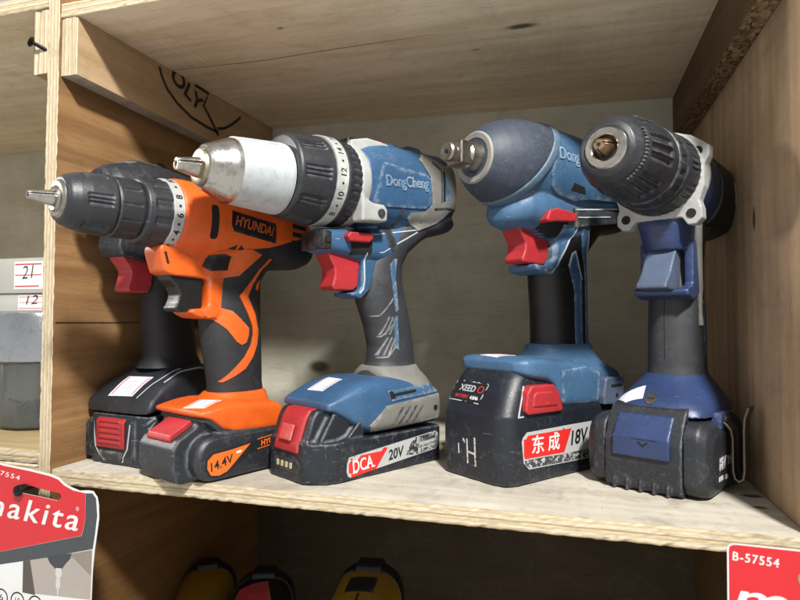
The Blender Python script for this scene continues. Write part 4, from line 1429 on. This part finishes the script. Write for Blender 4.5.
    bp = shell('battery', bt, MT['dark'], d, 1.05, 3)
    for s, y_ in ((-1, -31.4), (1, 23.9)):
        cb = MB()
        cb.loft([[(x, y_ + dy * s, z) for x, z in rrect(x0, x1, z0, z1, rr, 7)] for dy, x0, x1, z0, z1, rr in
                 ((0, -54, 45, 0.8, 53, 13), (9, -54, 44.5, 0.8, 52.5, 13), (14, -52, 41, 2, 49, 12), (17, -47, 36, 7, 44, 11))])
        ck = shell('battery_cheek', cb, MT['dark'], bp, 1.05, 3)
    la = MB()
    la.prism([(49, 26), (49.2, 40), (44, 47), (38, 55), (30, 56), (30, 30), (40, 25)], -24, 16)
    lt = shell('release_latch', la, MT['navy'], bp, 1.0, 5)
    ar = patch('arrow_mark', [[(-6, 37), (-2, 33.4), (2, 37), (0.6, 37.2), (-2, 35), (-4.6, 37.2)]], [lt], MT['hole'], lt, 'x', 0.2, 0.5, 2)
    ed = MB()
    patch('recess_line', [[(-10, 38.6), (8, 38.6), (8, 39.4), (-10, 39.4)]], [lt], MT['black'], lt, 'x', 0.15, 0.5, 2)
    write('lettering', [('18V', (22, 19), (6, 19), 9, 0.02, 0.1), ('2.0Ah', (2, 20), (-22, 20), 7, 0.02, 0.0)], [ck], MT['worn_white'], bp, 'y', 0.3, 0.4, flip=True)
    patch('label_flakes', [[(24, 12), (14, 12), (14, 15), (24, 15)], [(8, 11), (2, 11), (2, 14), (8, 14)]], [ck], MT['worn_white'], bp, 'y', 0.3, 0.4, 2)
    # hook bracket and belt hook
    br = MB()
    br.box(-12, 12, 33, 40, 46, 58)
    bk = part('hook_bracket', br, MT['navy'], d, 40, 2.0)
    bw = MB()
    bw.tube([(0, 39.6, 53), (0, 41, 53)], 3, 20)
    part('screw', bw, MT['steel'], bk, 40)
    path = [(37, 52), (41, 50), (44.6, 46), (45.6, 40), (45.6, 17), (46.8, 12), (49.4, 10.4), (52, 12.4), (52.8, 18), (52.8, 46), (53.4, 55), (56, 63)]
    hk = MB()
    n = len(path)
    w = 7.5
    vs, fs = [], []
    for i, (y, z) in enumerate(path):
        a, c = Vector(path[max(i - 1, 0)]), Vector(path[min(i + 1, n - 1)])
        dd = (c - a).normalized()
        nn = Vector((-dd.y, dd.x)) * 0.9
        for sx in (-w, w):
            for sn in (-1, 1):
                vs.append((sx, y + nn.x * sn, z + nn.y * sn))
    for i in range(n - 1):
        a, c = 4 * i, 4 * i + 4
        fs += [(a, a + 1, c + 1, c), (a + 2, a, c, c + 2), (a + 3, a + 2, c + 2, c + 3), (a + 1, a + 3, c + 3, c + 1)]
    fs += [(0, 2, 3, 1), (4 * n - 4, 4 * n - 3, 4 * n - 1, 4 * n - 2)]
    hk.add(vs, fs)
    part('belt_hook', hk, MT['wire'], d, 60, 0.4)
    return d


# ------------------------------------------------------------------ black drill at the back left
def black_drill():
    Z = 231.0
    d = thing('cordless_drill', 'black drill with red trigger and ribbed red battery latch, half hidden behind the orange drill', 'drill',
              (0.0506, 0.076, 0.0), -100, 'battery tools standing on the shelf')
    b = MB()
    b.loft([ring_x(x, zc, hz, hy, n) for x, zc, hz, hy, n in
            ((72, Z, 20, 20, 2), (66, Z, 24, 24, 2.1), (52, Z, 29, 28, 2.2), (40, Z, 33, 30, 2.3), (20, Z, 33, 31, 2.4), (-20, Z - 2, 31, 30, 2.5), (-60, Z - 4, 30, 29, 2.5), (-78, Z - 6, 24, 24, 2.4))])
    b.prism([(62, 185), (58, 178), (30, 174), (0, 176), (10, 210), (60, 205)], -14, 14)
    hs = shell('housing', b, MT['dark'], d, 1.2, 6)
    patch('top_panel', [[(56, -8), (20, -14), (16, 10), (52, 12)]], [hs], MT['midgrey'], d, 'z', 0.8, 2, 2.5)
    ch = MB()
    ch.lathe([(90, 6), (90, 8.4), (89, 9), (76, 9.4), (75, 12), (70, 14)], Z, n=60)
    part('bit_holder', ch, MT['steel'], d, 40)
    g = MB()
    g.loft([ring_z(*a) for a in ((80, 26, -36, 24, 2.5), (90, 20, -32, 19, 2.4), (120, 23, -27, 18, 2.4), (150, 25, -24, 17.5, 2.4), (172, 22, -30, 18, 2.4), (190, 10, -50, 22, 2.4), (205, 0, -60, 24, 2.4))])
    shell('grip', g, MT['rubber'], d, 1.2, 7)
    t = MB()
    t.prism([(57, 180), (50, 172), (45, 166), (46, 160), (49, 150.5), (47, 148), (28, 148), (24, 154), (22, 176), (30, 184)], -9, 9)
    shell('trigger', t, plastic('faded_red_plastic', '#b83a44', 0.5, 0.5, dust='#b09090'), d, 0.9, 6)
    ft = MB()
    ft.loft([ring_x(x, (z0 + z1) / 2, (z1 - z0) / 2, hy, 4.5, 64) for x, z0, z1, hy in
             ((-46, 44, 70, 34), (-40, 44, 78, 37), (-10, 44, 86, 38), (14, 44, 81, 38.5), (36, 44, 68, 39), (48, 44, 58, 39.5), (51, 44.5, 52, 38))])
    fo = shell('foot', ft, MT['dark'], d, 1.2, 5)
    price_tag([fo], d, [(47, 14), (27, 16), (28, -14), (48, -15)])
    patch('foot_crease', [[(48, 20), (20, 27), (10, 30), (10, 31), (20, 28), (48, 21)], [(30, 32), (-20, 36), (-20, 37), (30, 33)]], [fo], MT['line'], d, 'z', 0.2, 0.8, 3)
    bt = MB()
    bt.prism_ax([(-44, -36), (-44, 36), (-40, 39), (40, 39), (49, 33), (51, 28), (51, -28), (49, -33), (40, -39), (-40, -39)], 0.6, 43, 'z')
    bt.prism([(50, 42), (53, 38), (53, 8), (50, 3), (40, 3), (40, 42)], -26, 22)
    for s in (-1, 1):
        bt.prism([(44, 40), (51, 34), (51, 6), (44, 2), (-40, 2), (-40, 40)], 24 * s, 40 * s)
    bp = shell('battery', bt, MT['darkblue'], d, 1.15, 4)
    la = MB()
    la.prism([(54.5, 15), (55, 37), (52, 40), (46, 40), (46, 14)], -21, 13)
    for k in range(5):
        z = 18 + k * 4.6
        la.prism([(54, z), (56, z + .6), (56, z + 2), (54, z + 2.6)], -16, 9)
    shell('release_latch', la, MT['red'], bp, 0.8, 3)
    for q in ([(-27, 36), (-24, 15), (-15, 3), (-13.4, 3), (-22.6, 15), (-25.6, 36)], [(20, 36), (17, 15), (9, 3), (7.4, 3), (15.6, 15), (18.6, 36)]):
        patch('front_groove', [q], [bp], MT['line'], bp, 'x', 0.2, 0.6, 2)
    patch('front_pad', [[(-20, 12), (13, 12), (7, 4), (-13, 4)]], [bp], MT['midgrey'], bp, 'x', 0.5, 1.2, 2.5)
    return d


black_drill()
orange_drill()
hammer_drill()
impact_wrench()
navy_drill()
# ------------------------------------------------------------------ blister cards hanging in front of the shelf edge
M_card = flat('card_white', '#cfcfcd', 0.45)
M_cred = flat('card_red', '#ba1f26', 0.35)
M_cgrey = flat('card_charcoal', '#3b3f43', 0.45, 0.15, '#6d7074', 300)
M_photo = flat('card_photo_ground', '#9a928a', 0.4)


def sheet(name, polys, y, mat, parent, t=0.25):
    mb = MB()
    for p in polys:
        mb.prism(p, y - t, y)
    return link(name, mb.mesh(name), mat, parent, 30)


def print_on(name, items, y, mat, parent):
    mb = MB()
    for (txt, p0, p1, h, bold, shear) in items:
        v, f = glyphs(txt, 1.0, 0.0, shear, 1.2)
        q = fit(v, p0, p1, h)
        k = bold * 13
        for i, (dx, dz) in enumerate(((0, 0), (k, 0), (-k, 0), (0, k * .5), (0, -k * .5)) if bold else ((0, 0),)):
            mb.add([(a + dx * h / 17, y - i * 0.012, b + dz * h / 17) for a, b in q], f)
    return link(name, mb.mesh(name), mat, parent, 0)


CL = Vector((-0.012, -0.018, 0.0))
card = thing('blister_card', 'red and charcoal hanging card with a drill bit picture below the shelf, at the left', 'product card', CL, None, 'red product cards hung in front of the shelf')


def sh(poly, dx=12):
    return [(x + dx, z) for x, z in poly]


slot_t = [(-15, -11.5), (-13, -9), (-6, -7.5), (10, -10), (29, -12), (31, -15)]
slot_b = [(-15, -11.5), (-13, -14.5), (-9, -15), (10, -16.5), (27, -18), (31, -15)]
out_t = [(-75, 15), (-28, 6.5), (-2, 4.5), (20, 2), (28, 0), (33, -4), (40, -6.5), (48, -8.5), (56, -7.6), (61, -7.8), (65, -12), (66.5, -18)]
out_b = [(66.5, -18), (67, -28), (65, -42), (63.5, -52), (62, -68), (61, -100), (59, -190), (-90, -198), (-75, -10)]
sheet('card_board', [sh(out_t + list(reversed(slot_t)) + [(-75, -10)]), sh(slot_b + out_b)], 0.0, M_card, card, 0.5)
red_t = [(-74, 13.5), (-29, 5.3), (-2, 3), (19, 0.5), (27, -1.5), (33, -5.5), (42, -8.8), (54, -10), (54, -18)]
rp = sheet('red_panel', [sh(red_t + list(reversed(slot_t)) + [(-74, -10)]), sh(slot_b + [(54, -18), (54, -31), (51, -42.5), (-31, -64), (-76, -76), (-74, -10)])], -0.5, M_cred, card, 0.12)
sheet('charcoal_panel', [sh([(54.2, -10), (60.5, -9.4), (64, -13), (65.4, -26), (63.6, -41), (61.9, -51.5), (18, -63), (-30, -74), (-76, -85), (-76, -76.2), (-31, -64.2), (51.2, -42.7), (54.2, -31)])], -0.5, M_cgrey, card, 0.1)
ph = sheet('picture_ground', [sh([(-6, -68.6), (18, -63.2), (61.6, -52), (60.4, -90), (-6, -93)])], -0.5, M_photo, card, 0.1)
sheet('picture_wood_strip', [sh([(-6, -68.6), (1, -67), (7, -93.4), (-6, -93)])], -0.62, flat('picture_dark_strip', '#4a443e', 0.4), ph, 0.03)
sheet('pictured_chuck', [sh([(18, -62.5), (42, -57), (41, -61), (36, -66), (33, -70), (26, -70.5), (21, -67)])], -0.62, flat('picture_charcoal', '#33363a', 0.4), ph, 0.04)
sheet('pictured_bit', [sh([(27, -70), (32.4, -69.6), (32.8, -75), (30.6, -78), (31.4, -79), (31.6, -84), (30, -86), (29.6, -91), (28.8, -91), (28.4, -86), (27, -84), (27.2, -79), (28.2, -78), (26.6, -75)])], -0.62, flat('picture_steel', '#b9b6b2', 0.4), ph, 0.05)
sheet('picture_shade', [sh([(40, -58), (61, -52.6), (60.6, -72)])], -0.62, flat('picture_brown', '#80766c', 0.4), ph, 0.03)
for cx, cz, g in ((-28, -100, '6'), (-11, -100.5, '10'), (7, -101, '13')):
    mb = MB()
    k = 32
    vs = [(cx + 12 + r_ * math.cos(2 * math.pi * i / k), -0.55, cz + r_ * math.sin(2 * math.pi * i / k)) for r_ in (7.2, 6.0) for i in range(k)]
    mb.add(vs, [(i, (i + 1) % k, k + (i + 1) % k, k + i) for i in range(k)])
    ic = link('size_ring', mb.mesh('size_ring'), MT['black_mark'], card, 0)
    print_on('size_number', [(g, (cx + 12 - 2.4, cz - 2), (cx + 12 + 2.4, cz - 2), 4.5, 0.01, 0)], -0.55, MT['black_mark'], ic)
print_on('maker_lettering', [('makita', (-38, -34.3), (59, -39.6), 17, 0.032, 0.2)], -0.66, M_card, rp)
print_on('code_lettering', [('B-57554', (-35, -0.2), (0.4, -5.2), 3.8, 0.03, 0.1)], -0.66, M_card, rp)
print_on('registered_mark', [('®', (57, -24), (60, -24.2), 3.2, 0.0, 0)], -0.66, M_card, rp)
screw((-0.0085, -0.0222, -0.0122), (0, 1, 0), 0.026, 0.0046)

CR = Vector((0.54, -0.030, 0.0))
card2 = thing('blister_card', 'plain red hanging card showing its code beside the shelf edge, at the right', 'product card', CR, None, 'red product cards hung in front of the shelf')


def s2(poly):
    return [(x - 540, z) for x, z in poly]


o2 = [(495, 0), (495.4, 2.5), (497.5, 3.8), (500, 4), (560, 3.4), (622, 1), (616, -190), (494, -184)]
sheet('card_board', [s2(o2)], 0.0, M_card, card2, 0.5)
rp2 = sheet('red_panel', [s2([(495.8, 0), (496.2, 2.2), (498, 3.2), (500, 3.4), (560, 2.8), (621, .4), (616, -120), (494.8, -120)])], -0.5, M_cred, card2, 0.12)
print_on('code_lettering', [('B-57554', (-42.4, -4.9), (-20.6, -6.4), 4.6, 0.04, 0.0)], -0.66, M_card, rp2)
print_on('maker_lettering', [('makita', (-42, -32.5), (66, -37.4), 17.6, 0.032, 0.2)], -0.66, M_card, rp2)
mb = MB()
mb.tube([(-7.6, -0.9, -11), (-7.6, -0.5, -11)], 4.4, 28)
wsh = link('eyelet', mb.mesh('eyelet'), metal('eyelet_brass', '#c9b98a', 0.4), card2, 35)
screw((0.5324, -0.0322, -0.011), (0, 1, 0), 0.030, 0.0026)

# ------------------------------------------------------------------ things in the next bay at the left
jar = thing('storage_jar', 'clear plastic jar with a wide silver lid standing in the left bay', 'jar', (-0.118, 0.100, 0.0144))
k = 14
mb = MB()
for r_, flip in ((43, 0), (41.2, 1)):
    pass
mb.loft([[(r_ * math.cos(2 * math.pi * i / k), r_ * math.sin(2 * math.pi * i / k), z) for i in range(k)] for r_, z in
         ((38, 0.2), (42, 3), (43, 66), (41, 70), (39.6, 69), (41.4, 64), (40.2, 4), (37, 2.5))])
part('jar_body', mb, clear('clear_jar_plastic', (0.42, 0.45, 0.44, 1), 0.05), jar, 25)
mb = MB()
mb.lathe([(0, 1)], 0) if False else None
prof = [(67, 44), (68, 45.5), (112, 46), (116, 44.5), (117, 41), (116.4, 3)]
rings = [[(r_ * math.cos(2 * math.pi * i / 64), r_ * math.sin(2 * math.pi * i / 64), z) for i in range(64)] for z, r_ in prof]
mb.loft(rings)
part('lid', mb, metal('lid_tinplate', '#b4b8bc', 0.13, True, 1.0, '#8e9094'), jar, 30)
mb = MB()
rnd = random.Random(4)
for i in range(34):
    a, rr, z = rnd.random() * 6.28, 30 * rnd.random() ** 0.5, 5 + 24 * rnd.random()
    x, y = rr * math.cos(a), rr * math.sin(a)
    b_, e_ = rnd.random() * 6.28, rnd.uniform(-0.5, 0.5)
    dx, dy, dz = 6 * math.cos(b_), 6 * math.sin(b_), 6 * e_
    mb.tube([(x - dx, y - dy, z - dz), (x + dx, y + dy, z + dz)], 1.3, 8)
o = part('screws_inside', mb, MT['wire'], jar, 40)
o['kind'] = 'stuff'


def carton(name, label, b, digits, group, col):
    x0, x1, y0, y1, z0, z1 = b
    c = thing(name, label, 'box', ((x0 + x1) / 2, (y0 + y1) / 2, z0), None, group)
    hx, hy, hz = (x1 - x0) * 500, (y1 - y0) * 500, (z1 - z0) * 1000
    mb = MB()
    mb.box(-hx, hx, -hy, hy, 0.2, hz)
    part('carton', mb, flat(name + '_card', col, 0.6, 0.1, '#8e8c86', 60), c, 40, 1.0)
    mb = MB()
    mb.prism([(hx - 40, hz * .12), (hx - 3, hz * .12), (hx - 3, hz * .9), (hx - 40, hz * .9)], -hy - 0.25, -hy)
    lb = part('paper_label', mb, flat('carton_label', '#dcdad6', 0.6), c, 30)
    y = -hy - 0.3
    mb = MB()
    for z0_, z1_, xa, xb in ((.80, .84, -39, -5), (.50, .53, -39, -5), (.18, .22, -39, -8)):
        mb.add([(hx + xa, y, hz * z0_), (hx + xb, y, hz * z0_), (hx + xb, y, hz * z1_), (hx + xa, y, hz * z1_)], [(0, 1, 2, 3)])
    link('printed_lines', mb.mesh('printed_lines'), MT['sticker_red'], lb, 0)
    v, f = glyphs(digits, 1.0, -0.005, 0.25)
    mb = MB()
    mb.add([(a, y - 0.1, b2) for a, b2 in fit(v, (hx - 30, hz * .40), (hx - 14, hz * .44), min(13, hz * .48))], f)
    link('handwriting', mb.mesh('handwriting'), MT['black_mark'], lb, 0)
    return c


carton('parts_carton', 'flat white carton marked 12 by hand, lying on the jar lid', (-0.162, -0.083, 0.072, 0.135, 0.1316, 0.1500), '12', 'small cartons in the left bay', '#a9a8a2')
carton('parts_carton', 'white carton marked 21 by hand, stacked topmost in the left bay', (-0.158, -0.0865, 0.070, 0.130, 0.1502, 0.1860), '21', 'small cartons in the left bay', '#a3a29a')

# ------------------------------------------------------------------ tools standing on the lower shelf, only their tops in view
YEL = plastic('yellow_plastic', '#9a7212', 0.45, 0.4, dust='#8a7a50', wear='#e0c880')


def low_tool(label, loc, heading, body, cap, tag=False, stripe=None, k=1.0):
    d = thing('power_tool', label, 'power tool', loc, heading, 'tools on the lower shelf')
    d.scale = (k, k, k)
    Z = 268
    b = MB()
    b.loft([ring_x(x, Z, h_, w_, n) for x, h_, w_, n in ((52, 26, 25, 2.2), (46, 29, 28, 2.3), (0, 31, 29, 2.6), (-44, 32, 30, 2.8), (-56, 28, 27, 2.6))])
    b.loft([ring_z(*a) for a in ((240, 20, -40, 20, 2.3), (200, 8, -44, 17, 2.3))])
    hs = shell('housing', b, body, d, 1.6, 6)
    c = MB()
    c.loft([ring_x(x, Z, h_, w_, n) for x, h_, w_, n in ((-40, 34, 32, 2.6), (-58, 33, 31, 2.6), (-72, 26, 25, 2.4), (-76, 18, 18, 2.3))])
    c.prism([(-36, 296), (-40, 304), (-60, 304), (-66, 294)], -12, 12)
    c_ = shell('motor_cap', c, cap, d, 1.6, 5)
    for kx in (-48, -54, -60):
        patch('cap_vent', [[(kx, -18), (kx + 2.4, -18), (kx + 2.4, -6), (kx, -6)]], [c_], MT['hole'], d, 'z', 0.3, 1, 2)
    g = MB()
    g.loft([ring_z(*a) for a in ((60, 14, -44, 19, 2.4), (100, 8, -44, 17, 2.4), (160, 10, -42, 17, 2.4), (215, 8, -44, 18, 2.4))])
    shell('grip', g, MT['rubber'], d, 1.6, 5)
    n = MB()
    n.lathe(lerp_prof([(96, 9), (95, 15), (84, 19), (60, 24), (50, 27), (48, 22)], 20), Z, n=100, mod=flutes([k * 30 for k in range(12)], 60, 84, 1.2, 12, 0.3))
    ck = part('chuck_sleeve', n, MT['chuck'], d, 50)
    jaws(ck, Z, 110, 96, 3, 5.4, MT['steel'], 1.5)
    t = MB()
    t.prism([(36, 232), (28, 222), (26, 206), (30, 196), (10, 194), (8, 234)], -9, 9)
    shell('trigger', t, MT['black'], d, 1.2, 4)
    p = MB()
    p.prism_ax(rrect(-60, 56, -37, 37, 9, 6), 0.6, 58, 'z')
    shell('battery', p, MT['dark'], d, 1.8, 4)
    if tag:
        patch('top_label', [[(0, -13), (-26, -13), (-28, 11), (-2, 11)]], [hs], MT['black'], d, 'z', 0.6, 1.5, 3)
        patch('seam', [[(52, -0.8), (2, -0.8), (2, 0.8), (52, 0.8)]], [hs], MT['hole'], d, 'z', 0.3, 1, 3)
    if stripe:
        patch('top_flash', [[(40, -20), (20, -26), (-20, -20), (-30, 6), (10, 16), (44, 8)]], [hs], stripe, d, 'z', 1.0, 2.5, 3)
    return d


FZ = -0.448
low_tool('yellow drill with a black cap, leftmost on the dark lower shelf', (0.042, 0.150, FZ), -64, YEL, MT['black'], k=0.985)
low_tool('black tool with a pink red flash on top, between the two yellow tools below', (0.122, 0.122, FZ), -70, MT['black'], MT['black'], k=1.02, stripe=plastic('pink_red_plastic', '#c8424c', 0.4, 0.3, wear='#e8a0a0'))
low_tool('yellow tool with a black square label on top, rightmost on the dark lower shelf', (0.228, 0.120, FZ), -82, YEL, MT['black'], tag=True, k=1.085)

# crumbs of wood and dust on the shelf
rnd = random.Random(11)
mb = MB()
for i in range(90):
    x, y = rnd.uniform(10, 530), rnd.betavariate(1, 2) * 300 + 4
    s_ = rnd.uniform(0.2, 0.7) * (2.0 if i % 17 == 0 else 1.0)
    a_ = rnd.random() * 6.28
    p = [(x + s_ * math.cos(a_ + t) * rnd.uniform(.6, 1.6), y + s_ * math.sin(a_ + t) * rnd.uniform(.6, 1.4), 0.05) for t in (0, 2.1, 4.2)]
    mb.add(p + [(x, y, 0.05 + s_ * 0.7)], [(0, 1, 2), (0, 3, 1), (1, 3, 2), (2, 3, 0)])
o = link('wood_crumbs', mb.mesh('wood_crumbs'), flat('crumb_wood', '#6e5c42', 0.9), None, 0)
mark(o, 'small wood crumbs and dust scattered over the shelf top', 'crumbs')
o['kind'] = 'stuff'
